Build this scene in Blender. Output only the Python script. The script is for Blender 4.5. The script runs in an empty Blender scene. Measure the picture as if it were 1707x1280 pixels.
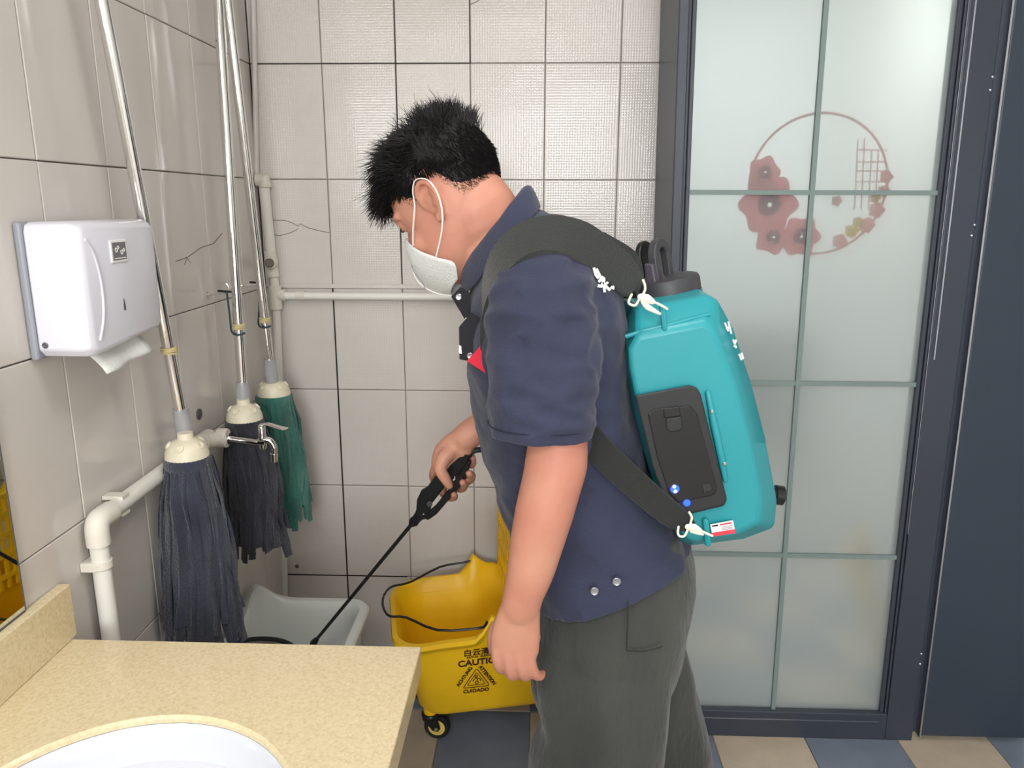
import bpy, bmesh, math, random
from mathutils import Vector, Matrix, noise
random.seed(7)
C = bpy.context.scene.collection
PI = math.pi
# ------------------------------------------------------------------ camera
FOC, PITCH, YAW, ROLL = 1274.6, .2325, .03438, .00313
cp, sp, cy, sy = math.cos(PITCH), math.sin(PITCH), math.cos(YAW), math.sin(YAW)
FW = Vector((-sy*cp, cy*cp, -sp)); R0 = Vector((cy, sy, 0)); U0 = R0.cross(FW)
RT = R0*math.cos(ROLL) + U0*math.sin(ROLL); UP = RT.cross(FW)
cam_d = bpy.data.cameras.new('camera'); cam = bpy.data.objects.new('camera', cam_d); C.objects.link(cam)
cam_d.sensor_width = 36; cam_d.lens = FOC*36/1707; cam_d.clip_start = .02
cam.matrix_world = Matrix((( RT.x, UP.x, -FW.x, 0), (RT.y, UP.y, -FW.y, 0), (RT.z, UP.z, -FW.z, 0), (0, 0, 0, 1)))
bpy.context.scene.camera = cam
def at(u, v, Y):                       # measured point: where the sight line meets the plane y = Y (metres)
    d = FW + RT*((u-853.5)/FOC) + UP*((640-v)/FOC)
    return d*(Y/d.y)
# ------------------------------------------------------------------ world, lights, exposure
sc = bpy.context.scene
sc.view_settings.view_transform = 'Standard'; sc.view_settings.look = 'None'
sc.view_settings.gamma = 1; sc.view_settings.use_curve_mapping = False
sc.view_settings.exposure = 0.36
w = bpy.data.worlds.new('world'); sc.world = w; w.use_nodes = True
w.node_tree.nodes['Background'].inputs[0].default_value = (.93, .97, 1, 1)
w.node_tree.nodes['Background'].inputs[1].default_value = .66
def area(name, loc, target, sx, sy_, power, col=(1, 1, 1)):
    l = bpy.data.lights.new(name, 'AREA'); l.shape = 'RECTANGLE'; l.size = sx; l.size_y = sy_; l.energy = power; l.color = col
    o = bpy.data.objects.new(name, l); C.objects.link(o); o.location = loc
    o.rotation_euler = (Vector(target)-Vector(loc)).to_track_quat('-Z', 'Y').to_euler(); return o
L_CEIL1 = area('ceiling_lamp_light', (-.35, -.9, 1.05), (-.35, -.9, -1), .9, .9, 22, (1, .975, .94))
L_CEIL2 = area('ceiling_lamp_light', (.35, .75, 1.05), (.35, .75, -1), .6, .6, 8.5, (1, .975, .94))
L_WIN = area('window_daylight', (.25, -2.90, .36), (.2, 0, .0), .95, 1.1, 56, (.96, .98, 1))
L_BACK = area('next_room_lamp_light', (.9, 3.4, 1.0), (.9, 4.6, .1), 1.2, 1.0, 34, (.94, 1, .98))

# ------------------------------------------------------------------ helpers
def lin(c): return tuple((x/255/12.92 if x/255 <= .04045 else ((x/255+.055)/1.055)**2.4) for x in c)
def mat(name, rgb, rough=.5, metal=0, var=0, vscale=8, bump=0, bscale=60, rgb2=None, spec=.5, trans=0, coat=0, ior=1.45, emit=None, estr=0, stretch=None, rand=0, sss=0, sheen=0):
    m = bpy.data.materials.new(name); m.use_nodes = True; nt = m.node_tree; N = nt.nodes; L = nt.links
    b = N['Principled BSDF']; c = lin(rgb)
    b.inputs['Base Color'].default_value = (*c, 1); b.inputs['Roughness'].default_value = rough
    b.inputs['Metallic'].default_value = metal; b.inputs['Specular IOR Level'].default_value = spec
    b.inputs['Transmission Weight'].default_value = trans; b.inputs['Coat Weight'].default_value = coat; b.inputs['IOR'].default_value = ior
    b.inputs['Sheen Weight'].default_value = sheen
    if sss:
        b.inputs['Subsurface Weight'].default_value = sss; b.inputs['Subsurface Radius'].default_value = (.012, .004, .002)
        b.inputs['Subsurface Scale'].default_value = 1.0
    if emit: b.inputs['Emission Color'].default_value = (*lin(emit), 1); b.inputs['Emission Strength'].default_value = estr
    tc = N.new('ShaderNodeTexCoord'); src = tc.outputs['Object']
    if stretch:
        mp = N.new('ShaderNodeMapping'); mp.inputs['Scale'].default_value = stretch; L.new(src, mp.inputs[0]); src = mp.outputs[0]
    colout = None
    if var or rgb2:
        n = N.new('ShaderNodeTexNoise'); n.inputs['Scale'].default_value = vscale; n.inputs['Detail'].default_value = 5; L.new(src, n.inputs[0])
        cr = N.new('ShaderNodeValToRGB'); cr.color_ramp.elements[0].position = .35; cr.color_ramp.elements[1].position = .65
        c2 = lin(rgb2) if rgb2 else tuple(x*(1-var) for x in c)
        cr.color_ramp.elements[0].color = (*c2, 1); cr.color_ramp.elements[1].color = (*c, 1)
        L.new(n.outputs['Fac'], cr.inputs[0]); colout = cr.outputs[0]; L.new(colout, b.inputs['Base Color'])
    if rand:
        oi = N.new('ShaderNodeObjectInfo'); hs = N.new('ShaderNodeHueSaturation'); mr = N.new('ShaderNodeMapRange')
        mr.inputs['To Min'].default_value = 1-rand; mr.inputs['To Max'].default_value = 1+rand
        L.new(oi.outputs['Random'], mr.inputs[0]); L.new(mr.outputs[0], hs.inputs['Value'])
        if colout: L.new(colout, hs.inputs['Color'])
        else: hs.inputs['Color'].default_value = (*c, 1)
        L.new(hs.outputs[0], b.inputs['Base Color'])
    if bump:
        n2 = N.new('ShaderNodeTexNoise'); n2.inputs['Scale'].default_value = bscale; n2.inputs['Detail'].default_value = 4; L.new(src, n2.inputs[0])
        bp = N.new('ShaderNodeBump'); bp.inputs['Strength'].default_value = bump; bp.inputs['Distance'].default_value = .01
        L.new(n2.outputs['Fac'], bp.inputs['Height']); L.new(bp.outputs[0], b.inputs['Normal'])
    return m
def tag(o, label=None, cat=None, group=None, kind=None):
    if label: o['label'] = label
    if cat: o['category'] = cat
    if group: o['group'] = group
    if kind: o['kind'] = kind
    return o
def thing(name, label, cat, loc=(0, 0, 0), group=None):
    o = bpy.data.objects.new(name, None); C.objects.link(o); o.location = loc; o.empty_display_size = .05
    tag(o, label, cat, group); return o
class MB:
    def __init__(s): s.v = []; s.f = []
    def add(s, vs, fs):
        k = len(s.v); s.v += [Vector(p) for p in vs]; s.f += [tuple(i+k for i in f) for f in fs]
    def rings(s, R, cap0=True, cap1=True, close=True):
        n = len(R[0]); k = len(s.v)
        for r in R: s.v += [Vector(p) for p in r]
        for i in range(len(R)-1):
            for j in range(n if close else n-1):
                a = k+i*n+j; b = k+i*n+(j+1) % n
                s.f.append((a, b, b+n, a+n))
        if cap0: s.f.append(tuple(k+j for j in reversed(range(n))))
        if cap1: s.f.append(tuple(k+(len(R)-1)*n+j for j in range(n)))
    def box(s, lo, hi):
        x0, y0, z0 = lo; x1, y1, z1 = hi
        s.add([(x0, y0, z0), (x1, y0, z0), (x1, y1, z0), (x0, y1, z0), (x0, y0, z1), (x1, y0, z1), (x1, y1, z1), (x0, y1, z1)],
              [(0, 3, 2, 1), (4, 5, 6, 7), (0, 1, 5, 4), (1, 2, 6, 5), (2, 3, 7, 6), (3, 0, 4, 7)])
    def prism(s, A, B): s.rings([A, B])
    def tube(s, P, r, n=10, ref=(0, 1, 0), smooth=0, rnd=False, ratio=1):
        P = [Vector(p) for p in P]
        rr = [(x if isinstance(x, tuple) else (x, x*ratio)) for x in (r if isinstance(r, (list,)) else [r]*len(P))]
        if smooth:
            Q, q = [], []
            for i in range(len(P)-1):
                p0 = P[max(i-1, 0)]; p1 = P[i]; p2 = P[i+1]; p3 = P[min(i+2, len(P)-1)]
                for k in range(smooth):
                    t = k/smooth; Q.append(cr(p0, p1, p2, p3, t)); q.append(tuple(rr[i][j]*(1-t)+rr[i+1][j]*t for j in (0, 1)))
            Q.append(P[-1]); q.append(rr[-1]); P, rr = Q, q
        R = []; ref = Vector(ref); m = len(P)
        def ring(c, T, a, b):
            A = T.cross(ref)
            if A.length < 1e-4: A = T.cross(Vector((1, 0, .3)))
            A.normalize(); B = A.cross(T).normalized()
            return [c + A*a*math.cos(2*PI*j/n) + B*b*math.sin(2*PI*j/n) for j in range(n)]
        for i in range(m):
            T = (P[min(i+1, m-1)]-P[max(i-1, 0)]).normalized()
            if rnd and i == 0:
                a, b = rr[0]
                for k in (.1, .5, .85): R.append(ring(P[0]-T*a*math.sqrt(1-k*k), T, a*k, b*k))
            R.append(ring(P[i], T, *rr[i]))
            if rnd and i == m-1:
                a, b = rr[-1]
                for k in (.85, .5, .1): R.append(ring(P[-1]+T*a*math.sqrt(1-k*k), T, a*k, b*k))
        s.rings(R)
    def lathe(s, c, prof, axis=(0, 0, 1), n=24, caps=True):      # prof: (radius, height) along axis
        ax = Vector(axis).normalized(); A = ax.orthogonal().normalized(); B = ax.cross(A); c = Vector(c)
        s.rings([[c+ax*h+(A*math.cos(2*PI*j/n)+B*math.sin(2*PI*j/n))*max(r, 1e-4) for j in range(n)] for r, h in prof], caps, caps)
    def ell(s, c, r, M=None, n=14, m=9):
        R = []
        for i in range(m+1):
            th = PI*(i+.02)/(m+.04)
            R.append([Vector((r[0]*math.sin(th)*math.cos(2*PI*j/n), r[1]*math.sin(th)*math.sin(2*PI*j/n), r[2]*math.cos(th))) for j in range(n)])
        if M is not None: R = [[M @ p for p in q] for q in R]
        s.rings([[Vector(c)+p for p in q] for q in R])
    def build(s, name, m, parent=None, smooth=True, bevel=0, label=None, kind=None, segs=2, subsurf=0, solid=0, recalc=True, at0=None):
        me = bpy.data.meshes.new(name); off = Vector(at0) if at0 is not None else (parent.matrix_world.translation.copy() if False else Vector((0, 0, 0)))
        me.from_pydata([tuple(p-off) for p in s.v], [], s.f)
        if recalc:
            bm = bmesh.new(); bm.from_mesh(me); bmesh.ops.recalc_face_normals(bm, faces=bm.faces); bm.to_mesh(me); bm.free()
        me.materials.append(m)
        if smooth:
            me.polygons.foreach_set('use_smooth', [True]*len(me.polygons))
        o = bpy.data.objects.new(name, me); C.objects.link(o)
        if at0 is not None: o.location = at0
        if parent:
            o.parent = parent; 
            root = parent; acc = Vector((0, 0, 0))
            while root is not None: acc += root.location; root = root.parent
            o.location = Vector(o.location)-acc
        if solid:
            d = o.modifiers.new('s', 'SOLIDIFY'); d.thickness = abs(solid); d.offset = -1 if solid > 0 else 1
        if bevel:
            d = o.modifiers.new('b', 'BEVEL'); d.width = bevel; d.segments = segs; d.limit_method = 'ANGLE'; d.angle_limit = .6
        if subsurf:
            d = o.modifiers.new('u', 'SUBSURF'); d.levels = subsurf; d.render_levels = subsurf
        if smooth and not subsurf:
            try: me.set_sharp_from_angle(angle=.7)
            except Exception: pass
        if label: o['label'] = label
        if kind: o['kind'] = kind
        return o
def cr(p0, p1, p2, p3, t):
    return .5*((2*p1) + (p2-p0)*t + (2*p0-5*p1+4*p2-p3)*t*t + (3*p1-p0-3*p2+p3)*t*t*t)
def interp(L, k):
    L = [Vector(a) for a in L]; Q = []
    for i in range(len(L)-1):
        for j in range(k): Q.append(cr(L[max(i-1, 0)], L[i], L[i+1], L[min(i+2, len(L)-1)], j/k))
    Q.append(L[-1]); return Q
def spow(x, e): return math.copysign(abs(x)**e, x)
# body rings: (front u, front v, back u, back v, Y, half width, exponent)
def sec(q, n=48, inset=0):
    P1 = at(q[0], q[1], q[4]); P2 = at(q[2], q[3], q[4]); c = (P1+P2)/2; A = (P1-P2)/2
    A = A*max(.1, 1-inset/A.length); wd = q[5]-inset; e = 2/q[6]
    return [c + A*spow(math.cos(2*PI*j/n), e) + Vector((0, -wd*spow(math.sin(2*PI*j/n), e), 0)) for j in range(n)]
def loftpx(mb, rows, k=6, n=48, inset=0, disp=None, cap0=True, cap1=True):
    # 7-vectors are interpolated component-wise
    Q = []
    m = len(rows)
    for i in range(m-1):
        for j in range(k):
            t = j/k
            Q.append([cr(rows[max(i-1, 0)][c], rows[i][c], rows[i+1][c], rows[min(i+2, m-1)][c], t) for c in range(7)])
    Q.append(rows[-1]); R = [sec(q, n, inset) for q in Q]
    if disp:
        S = []
        for r in R:
            c = sum(r, Vector())/len(r)
            S.append([p + (p-c).normalized()*disp(p) for p in r])
        R = S
    mb.rings(R, cap0, cap1)
    return R
def fold(amp, sx, sy_, sz, seed=0, pw=1):
    def f(p):
        q = Vector((p.x*sx+seed, p.y*sy_, p.z*sz)); q2 = q + Vector((noise.noise(q*.6+Vector((5, 1, 2))), noise.noise(q*.6), noise.noise(q*.6+Vector((9, 9, 1)))))*.8
        v = 1-abs(noise.noise(q2))*2.2
        return amp*(v if pw == 1 else max(v, 0)**pw)
    return f
# ------------------------------------------------------------------ materials
def tile_mat(name, rgb, rough=.16, bumpy=.06):
    m = mat(name, rgb, rough, var=.04, vscale=3, rand=.025, spec=.5)
    nt = m.node_tree; N = nt.nodes; L = nt.links; b = N['Principled BSDF']
    tc = N.new('ShaderNodeTexCoord'); oi = N.new('ShaderNodeObjectInfo'); ad = N.new('ShaderNodeVectorMath')
    L.new(tc.outputs['Object'], ad.inputs[0]); L.new(oi.outputs['Random'], ad.inputs[1])
    n = N.new('ShaderNodeTexNoise'); n.inputs['Scale'].default_value = 6; n.inputs['Detail'].default_value = 1; L.new(ad.outputs[0], n.inputs[0])
    hs = []
    for d in ('X', 'Z'):
        wv = N.new('ShaderNodeTexWave'); wv.bands_direction = d; wv.inputs['Scale'].default_value = 45; wv.inputs['Distortion'].default_value = .4; L.new(tc.outputs['Object'], wv.inputs[0]); hs.append(wv)
    mu = N.new('ShaderNodeMath'); mu.operation = 'MULTIPLY'; L.new(hs[0].outputs['Fac'], mu.inputs[0]); L.new(hs[1].outputs['Fac'], mu.inputs[1])
    b1 = N.new('ShaderNodeBump'); b1.inputs['Strength'].default_value = .25; b1.inputs['Distance'].default_value = .012; L.new(n.outputs['Fac'], b1.inputs['Height'])
    b2 = N.new('ShaderNodeBump'); b2.inputs['Strength'].default_value = bumpy; b2.inputs['Distance'].default_value = .002; L.new(mu.outputs[0], b2.inputs['Height'])
    L.new(b1.outputs[0], b2.inputs['Normal']); L.new(b2.outputs[0], b.inputs['Normal'])
    return m
M = {}
M['tile'] = tile_mat('glazed_wall_tile', (209, 203, 197), .11, .16)
M['grout'] = mat('grout', (158, 149, 138), .9, bump=.3)
M['dark_grout'] = mat('dark_grout', (34, 28, 24), .8)
M['floor_beige'] = mat('floor_tile_beige', (196, 180, 160), .35, var=.12, vscale=14, rand=.04, bump=.05, bscale=30)
M['floor_grey'] = mat('floor_tile_blue_grey', (120, 130, 146), .35, var=.12, vscale=14, rand=.04, bump=.05, bscale=30)
M['paint'] = mat('white_paint', (226, 224, 220), .8, bump=.05)
M['frame'] = mat('anthracite_frame', (56, 62, 74), .38, var=.08, vscale=4, spec=.5)
M['panel'] = mat('slate_blue_panel', (50, 60, 74), .42, var=.06, vscale=3)
M['silver'] = mat('aluminium', (190, 195, 205), .3, 1)
M['chrome'] = mat('chrome', (232, 230, 228), .09, 1, bump=.03, bscale=30)
M['pvc'] = mat('white_pvc', (232, 230, 222), .38, var=.05, vscale=10)
M['pvcjoint'] = mat('aged_white_pvc', (226, 222, 210), .45, var=.08, vscale=12)
M['abs'] = mat('white_gloss_plastic', (222, 222, 232), .22, coat=.3)
M['absgrey'] = mat('grey_plastic', (150, 154, 164), .4)
M['darkgrey'] = mat('dark_grey', (90, 88, 92), .4)
M['paper'] = mat('paper_towel', (236, 238, 234), .9, bump=.2, bscale=200)
M['black'] = mat('black_plastic', (26, 28, 29), .38)
M['blackmatt'] = mat('black_webbing', (34, 36, 36), .85, bump=.3, bscale=400, sheen=.2)
M['blackfoam'] = mat('black_padded_mesh', (38, 41, 39), .8, bump=.4, bscale=500, sheen=.3)
M['yellow'] = mat('yellow_plastic', (255, 203, 22), .4, var=.07, vscale=9, bump=.04, bscale=20)
M['ink'] = mat('dark_brown_print', (70, 34, 18), .6)
M['skin'] = mat('skin', (200, 145, 122), .5, rgb2=(189, 127, 108), vscale=9, bump=.06, bscale=300, sss=.12)
M['hair'] = mat('black_hair', (26, 24, 25), .6, spec=.3)
M['navy'] = mat('navy_workwear_cotton', (50, 55, 80), .85, rgb2=(45, 49, 72), vscale=5, bump=.25, bscale=350, sheen=.15)
M['navyin'] = mat('navy_dark_lining', (34, 37, 58), .9)
M['trouser'] = mat('washed_black_corduroy', (70, 72, 68), .9, rgb2=(46, 48, 46), vscale=4.5, bump=.35, bscale=120, stretch=(1, 1, .35), sheen=.2)
M['teal'] = mat('teal_tank_plastic', (44, 150, 160), .36, var=.06, vscale=5, bump=.03, bscale=25)
M['tealdark'] = mat('teal_neck_plastic', (26, 132, 142), .36)
M['mask'] = mat('white_mask_fabric', (232, 234, 232), .9, bump=.3, bscale=250)
M['white'] = mat('white_elastic', (245, 244, 242), .7)
M['cream'] = mat('cream_plastic', (228, 220, 196), .4, var=.06, vscale=20)
M['clear'] = mat('clear_grey_plastic', (200, 200, 204), .2, trans=.45)
M['band'] = mat('tan_rubber_band', (206, 190, 140), .6)
M['cord'] = mat('dark_green_cord', (38, 66, 70), .7)
M['strand_navy'] = mat('navy_microfibre_strand', (54, 59, 76), .95, rgb2=(40, 44, 58), vscale=12, bump=.6, bscale=300, rand=.22, sheen=.3)
M['strand_dark'] = mat('charcoal_microfibre_strand', (50, 51, 63), .95, rgb2=(40, 40, 50), vscale=12, bump=.6, bscale=300, rand=.22, sheen=.3)
M['strand_green'] = mat('green_microfibre_strand', (62, 124, 110), .95, rgb2=(44, 98, 90), vscale=12, bump=.6, bscale=300, rand=.18, sheen=.3)
M['tub'] = mat('white_tub_plastic', (226, 230, 226), .32, var=.05, vscale=5)
M['ceramic'] = mat('white_ceramic', (208, 211, 218), .08, coat=.6)
M['rubber'] = mat('black_rubber', (30, 31, 33), .6)
M['red'] = mat('red_fabric', (205, 38, 62), .8)
M['rednap'] = mat('red_decoration', (214, 40, 58), .7)
M['pinkdec'] = mat('pink_decoration', (225, 110, 120), .7)
M['yellowdec'] = mat('yellow_decoration', (222, 205, 110), .7)
M['lip'] = mat('eyelash', (38, 26, 24), .7)
M['seam'] = mat('dark_seam', (30, 33, 50), .9)
M['tseam'] = mat('trouser_seam', (44, 45, 43), .9)
M['glow_blue'] = mat('blue_led', (30, 60, 255), .4, emit=(20, 50, 255), estr=5)
M['glow_white'] = mat('led_core', (220, 235, 255), .4, emit=(190, 220, 255), estr=9)
M['print_white'] = mat('white_print', (240, 240, 240), .7)
M['print_red'] = mat('red_print', (222, 62, 80), .6)
M['print_grey'] = mat('grey_print', (120, 116, 122), .6)
M['shoe'] = mat('dark_shoe', (40, 40, 42), .6)
M['cream_hook'] = mat('ivory_coated_wire', (236, 230, 212), .35)
M['purple'] = mat('plum_grey_plastic', (78, 70, 82), .45)
M['lidgrey'] = mat('charcoal_lid_plastic', (62, 62, 66), .45)
M['steel'] = mat('brushed_steel', (200, 198, 190), .25, 1)
M['dirt'] = mat('brown_grime', (110, 96, 84), .9)
# mirror
M['mirror'] = mat('mirror_silver', (225, 230, 226), .02, 1)
# quartz counter
def quartz():
    m = mat('speckled_beige_quartz', (214, 192, 148), .22, var=0, bump=0, coat=.1); nt = m.node_tree; N = nt.nodes; L = nt.links; b = N['Principled BSDF']
    tc = N.new('ShaderNodeTexCoord')
    n = N.new('ShaderNodeTexNoise'); n.inputs['Scale'].default_value = 170; n.inputs['Detail'].default_value = 6; n.inputs['Roughness'].default_value = .7; L.new(tc.outputs['Object'], n.inputs[0])
    r = N.new('ShaderNodeValToRGB'); e = r.color_ramp.elements; e[0].position = .28; e[0].color = (*lin((202, 182, 142)), 1); e[1].position = .5; e[1].color = (*lin((220, 203, 165)), 1)
    x = e.new(.68); x.color = (*lin((228, 212, 178)), 1); L.new(n.outputs['Fac'], r.inputs[0])
    v = N.new('ShaderNodeTexVoronoi'); v.inputs['Scale'].default_value = 110; L.new(tc.outputs['Object'], v.inputs[0])
    r2 = N.new('ShaderNodeValToRGB'); r2.color_ramp.elements[0].position = .07; r2.color_ramp.elements[0].color = (1, 1, 1, 1); r2.color_ramp.elements[1].position = .12; r2.color_ramp.elements[1].color = (0, 0, 0, 1); L.new(v.outputs['Distance'], r2.inputs[0])
    n3 = N.new('ShaderNodeTexNoise'); n3.inputs['Scale'].default_value = 25; L.new(tc.outputs['Object'], n3.inputs[0])
    g = N.new('ShaderNodeMath'); g.operation = 'GREATER_THAN'; g.inputs[1].default_value = .56; L.new(n3.outputs['Fac'], g.inputs[0])
    mm = N.new('ShaderNodeMath'); mm.operation = 'MULTIPLY'; L.new(r2.outputs[0], mm.inputs[0]); L.new(g.outputs[0], mm.inputs[1])
    mx = N.new('ShaderNodeMixRGB'); L.new(mm.outputs[0], mx.inputs[0]); L.new(r.outputs[0], mx.inputs[1]); mx.inputs[2].default_value = (*lin((244, 234, 206)), 1)
    L.new(mx.outputs[0], b.inputs['Base Color']); return m
M['quartz'] = quartz()
# frosted glass: part milky scatter, part rough see-through
def frosted():
    m = bpy.data.materials.new('frosted_glass'); m.use_nodes = True; nt = m.node_tree; N = nt.nodes; L = nt.links
    b = N['Principled BSDF']; b.inputs['Base Color'].default_value = (.91, .945, .94, 1); b.inputs['Roughness'].default_value = .32
    b.inputs['Transmission Weight'].default_value = 1; b.inputs['IOR'].default_value = 1.25
    tr = N.new('ShaderNodeBsdfTranslucent'); tr.inputs[0].default_value = (.84, .88, .875, 1)
    df = N.new('ShaderNodeBsdfDiffuse'); df.inputs[0].default_value = (.66, .71, .695, 1)
    a = N.new('ShaderNodeMixShader'); a.inputs[0].default_value = .3; L.new(tr.outputs[0], a.inputs[1]); L.new(df.outputs[0], a.inputs[2])
    c = N.new('ShaderNodeMixShader'); c.inputs[0].default_value = .6; L.new(a.outputs[0], c.inputs[1]); L.new(b.outputs[0], c.inputs[2])
    L.new(c.outputs[0], N['Material Output'].inputs[0]); return m
M['frost'] = frosted()

# ================================================================== THE ROOM
H = 1.46; LX = -.784; BY = 2.174; CZ = 1.1
zl = [-H, -1.438, -1.138, -.838, -.538, -.238, .062, .362, .662, .962, CZ]
mb = MB(); mb.box((LX-.1, BY+.008, -H), (.323, BY+.1, CZ)); wall_b = mb.build('wall_back', M['grout'], smooth=False, kind='structure')
mb = MB(); mb.box((LX-.1, -.2, -H), (LX-.008, BY+.1, CZ)); wall_l = mb.build('wall_left', M['grout'], smooth=False, kind='structure')
cache = {}
def tile_mesh(sx, sz, axis, m, th=.007):
    k = (round(sx, 3), round(sz, 3), axis, m.name)
    if k in cache: return cache[k]
    g = .0011; e = .0016
    a, b = sx/2-g, sz/2-g
    ring = lambda s, d: [(-a+s, d, -b+s), (a-s, d, -b+s), (a-s, d, b-s), (-a+s, d, b-s)]
    vs = ring(0, th)+ring(0, e)+ring(e, 0)
    if axis == 'x': vs = [(-y, x, z) for x, y, z in vs]
    if axis == 'z': vs = [(x, z, -y) for x, y, z in vs]
    fs = [(8, 9, 10, 11)]+[(i*4+j, i*4+(j+1) % 4, (i+1)*4+(j+1) % 4, (i+1)*4+j) for i in (0, 1) for j in range(4)]
    me = bpy.data.meshes.new('tile'); me.from_pydata(vs, [], fs)
    bm = bmesh.new(); bm.from_mesh(me); bm.faces.ensure_lookup_table()
    n = {'y': Vector((0, -1, 0)), 'x': Vector((1, 0, 0)), 'z': Vector((0, 0, 1))}[axis]
    bmesh.ops.recalc_face_normals(bm, faces=bm.faces)
    bm.faces.ensure_lookup_table()
    if bm.faces[0].normal.dot(n) < 0: bmesh.ops.reverse_faces(bm, faces=bm.faces)
    bm.to_mesh(me); bm.free(); me.materials.append(m); cache[k] = me; return me
def put_tile(me, loc, parent):
    o = bpy.data.objects.new('tile', me); C.objects.link(o); o.parent = parent
    j = .0007
    o.location = Vector(loc)+Vector((random.uniform(-j, j)*.3, random.uniform(-j, j)*.3, random.uniform(-j, j)*.3))
    return o
xs = [LX, -.589, -.389, -.189, .011, .211, .323]
for i in range(len(xs)-1):
    for k in range(len(zl)-1):
        sx, sz = xs[i+1]-xs[i], zl[k+1]-zl[k]
        o = put_tile(tile_mesh(sx, sz, 'y', M['tile']), ((xs[i]+xs[i+1])/2, BY, (zl[k]+zl[k+1])/2), wall_b)
        o.rotation_euler = (random.uniform(-.0035, .0035), 0, random.uniform(-.0035, .0035))
ys = [.013+.2*k for k in range(11)]+[BY]
for i in range(len(ys)-1):
    for k in range(len(zl)-1):
        sy2, sz = ys[i+1]-ys[i], zl[k+1]-zl[k]
        o = put_tile(tile_mesh(sy2, sz, 'x', M['tile']), (LX, (ys[i]+ys[i+1])/2, (zl[k]+zl[k+1])/2), wall_l)
        o.rotation_euler = (0, random.uniform(-.003, .003), random.uniform(-.003, .003))
# worn, blackened joints on the back wall
mb = MB()
for x, z0, z1, wd in [(-.589, -1.3, -.238, .0034), (-.389, .062, .362, .0019), (-.389, -.238, .062, .0021), (-.389, .362, .7, .0014), (-.189, .362, .7, .0019)]:
    mb.box((x-wd/2, BY-.0012, z0), (x+wd/2, BY+.006, z1))
mb.box((LX, BY-.0010, -1.1388), (-.40, BY+.006, -1.1372)); mb.box((LX, BY-.001, .3612), (-.19, BY+.006, .3628))
mb.box((LX-.001, BY-.003, -H), (LX+.0015, BY+.003, CZ))
mb.build('dark_joint', M['dark_grout'], wall_b, smooth=False, label='blackened grout joint')
# hairline cracks and a drilled mark
mb = MB()
for pts in [[(455, 367), (474, 367), (486, 371), (497, 377), (501, 373), (514, 380), (530, 384), (549, 388)], [(452, 390), (466, 393), (484, 388), (498, 381)], [(783, 8), (792, 4), (802, -2)]]:
    mb.tube([at(u, v, BY-.0006) for u, v in pts], .0008, n=5)
mb.build('crack', M['dirt'], wall_b, label='hairline crack in a tile')
mb = MB()
for p in [(1.87, -.118), (1.93, -.135), (1.99, -.12), (2.06, -.108), (2.13, -.112)]: pass
mb.tube([(LX+.0005, 1.64, -.125), (LX+.0005, 1.70, -.12), (LX+.0005, 1.77, -.103), (LX+.0005, 1.84, -.098), (LX+.0005, 1.90, -.075)], .0008, n=5)
mb.tube([(LX+.0005, 1.68, -.135), (LX+.0005, 1.695, -.12), (LX+.0005, 1.71, -.134)], .0008, n=5)
mb.build('crack', M['dirt'], wall_l, label='hairline crack in a tile')
mb = MB(); mb.lathe((LX+.001, 1.681, -.478), [(.013, -.002), (.013, .002), (.010, .003), (.008, .001), (.004, .004), (.001, .004)], (1, 0, 0), 16)
mb.build('wall_plug', M['darkgrey'], wall_l, label='grey plug in a drilled hole')
mb = MB(); c = at(495, 944, BY-.001); mb.lathe(c, [(.007, 0), (.004, -.001), (.001, -.001)], (0, 1, 0), 8); mb.lathe(at(672, 1056, BY-.001), [(.003, 0), (.001, -.001)], (0, 1, 0), 8)
mb.build('chip', M['dirt'], wall_b, label='small brown chip in a tile')
# floor
mb = MB(); mb.box((LX-.1, -3.1, -H-.1), (2.4, 5.2, -H-.006)); floor = mb.build('floor', M['grout'], smooth=False, kind='structure')
T = .2575; x0 = -.269; y0 = 1.973
for i in range(-2, 10):
    for j in range(-6, 9):
        xa, ya = x0+i*T, y0+(j-1)*T
        if xa < LX-.28 or xa > 2.2: continue
        m = M['floor_grey'] if (i+j) % 2 == 0 else M['floor_beige']
        put_tile(tile_mesh(T, T, 'z', m), (xa+T/2, ya+T/2, -H), floor)
mb = MB(); mb.box((LX-.1, -3.1, CZ), (2.4, 5.2, CZ+.1)); mb.build('ceiling', M['paint'], smooth=False, kind='structure')
mb = MB(); mb.box((LX-.1, -3.1, -H), (LX, -.2, CZ)); 
mb.build('wall_left', M['paint'], smooth=False, kind='structure')
# rear wall with a window behind the photographer
mb = MB(); mb.box((LX, -3.1, -H), (-.25, -3.0, CZ)); mb.box((.75, -3.1, -H), (2.4, -3.0, CZ)); mb.box((-.25, -3.1, -H), (.75, -3.0, -.15)); mb.box((-.25, -3.1, .98), (.75, -3.0, CZ))
mb.build('wall_front', M['paint'], smooth=False, kind='structure')
mb = MB()
for x in (-.25, .235, .72): mb.box((x, -3.04, -.15), (x+.03, -3.0, .98))
for z in (-.15, .40, .95): mb.box((-.25, -3.04, z), (.75, -3.0, z+.03))
mb.build('window_1', M['silver'], smooth=False, kind='structure')
mb = MB(); mb.box((1.62, -3.0, -H), (1.72, 5.2, CZ)); mb.build('wall_right', M['paint'], smooth=False, kind='structure')
mb = MB(); mb.box((LX-.1, 4.6, -H), (2.4, 4.7, CZ)); WF = mb.build('wall_far', mat('pale_far_wall', (224, 226, 226), .8), smooth=False, kind='structure')
mb = MB(); mb.box((LX, 4.56, -H), (1.62, 4.6, -.75)); mb.build('added_band_1', mat('grey_green_added_band', (74, 78, 72), .7), smooth=False, kind='structure')  # unseen dark band added low on the far wall, dims the lower panes
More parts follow.
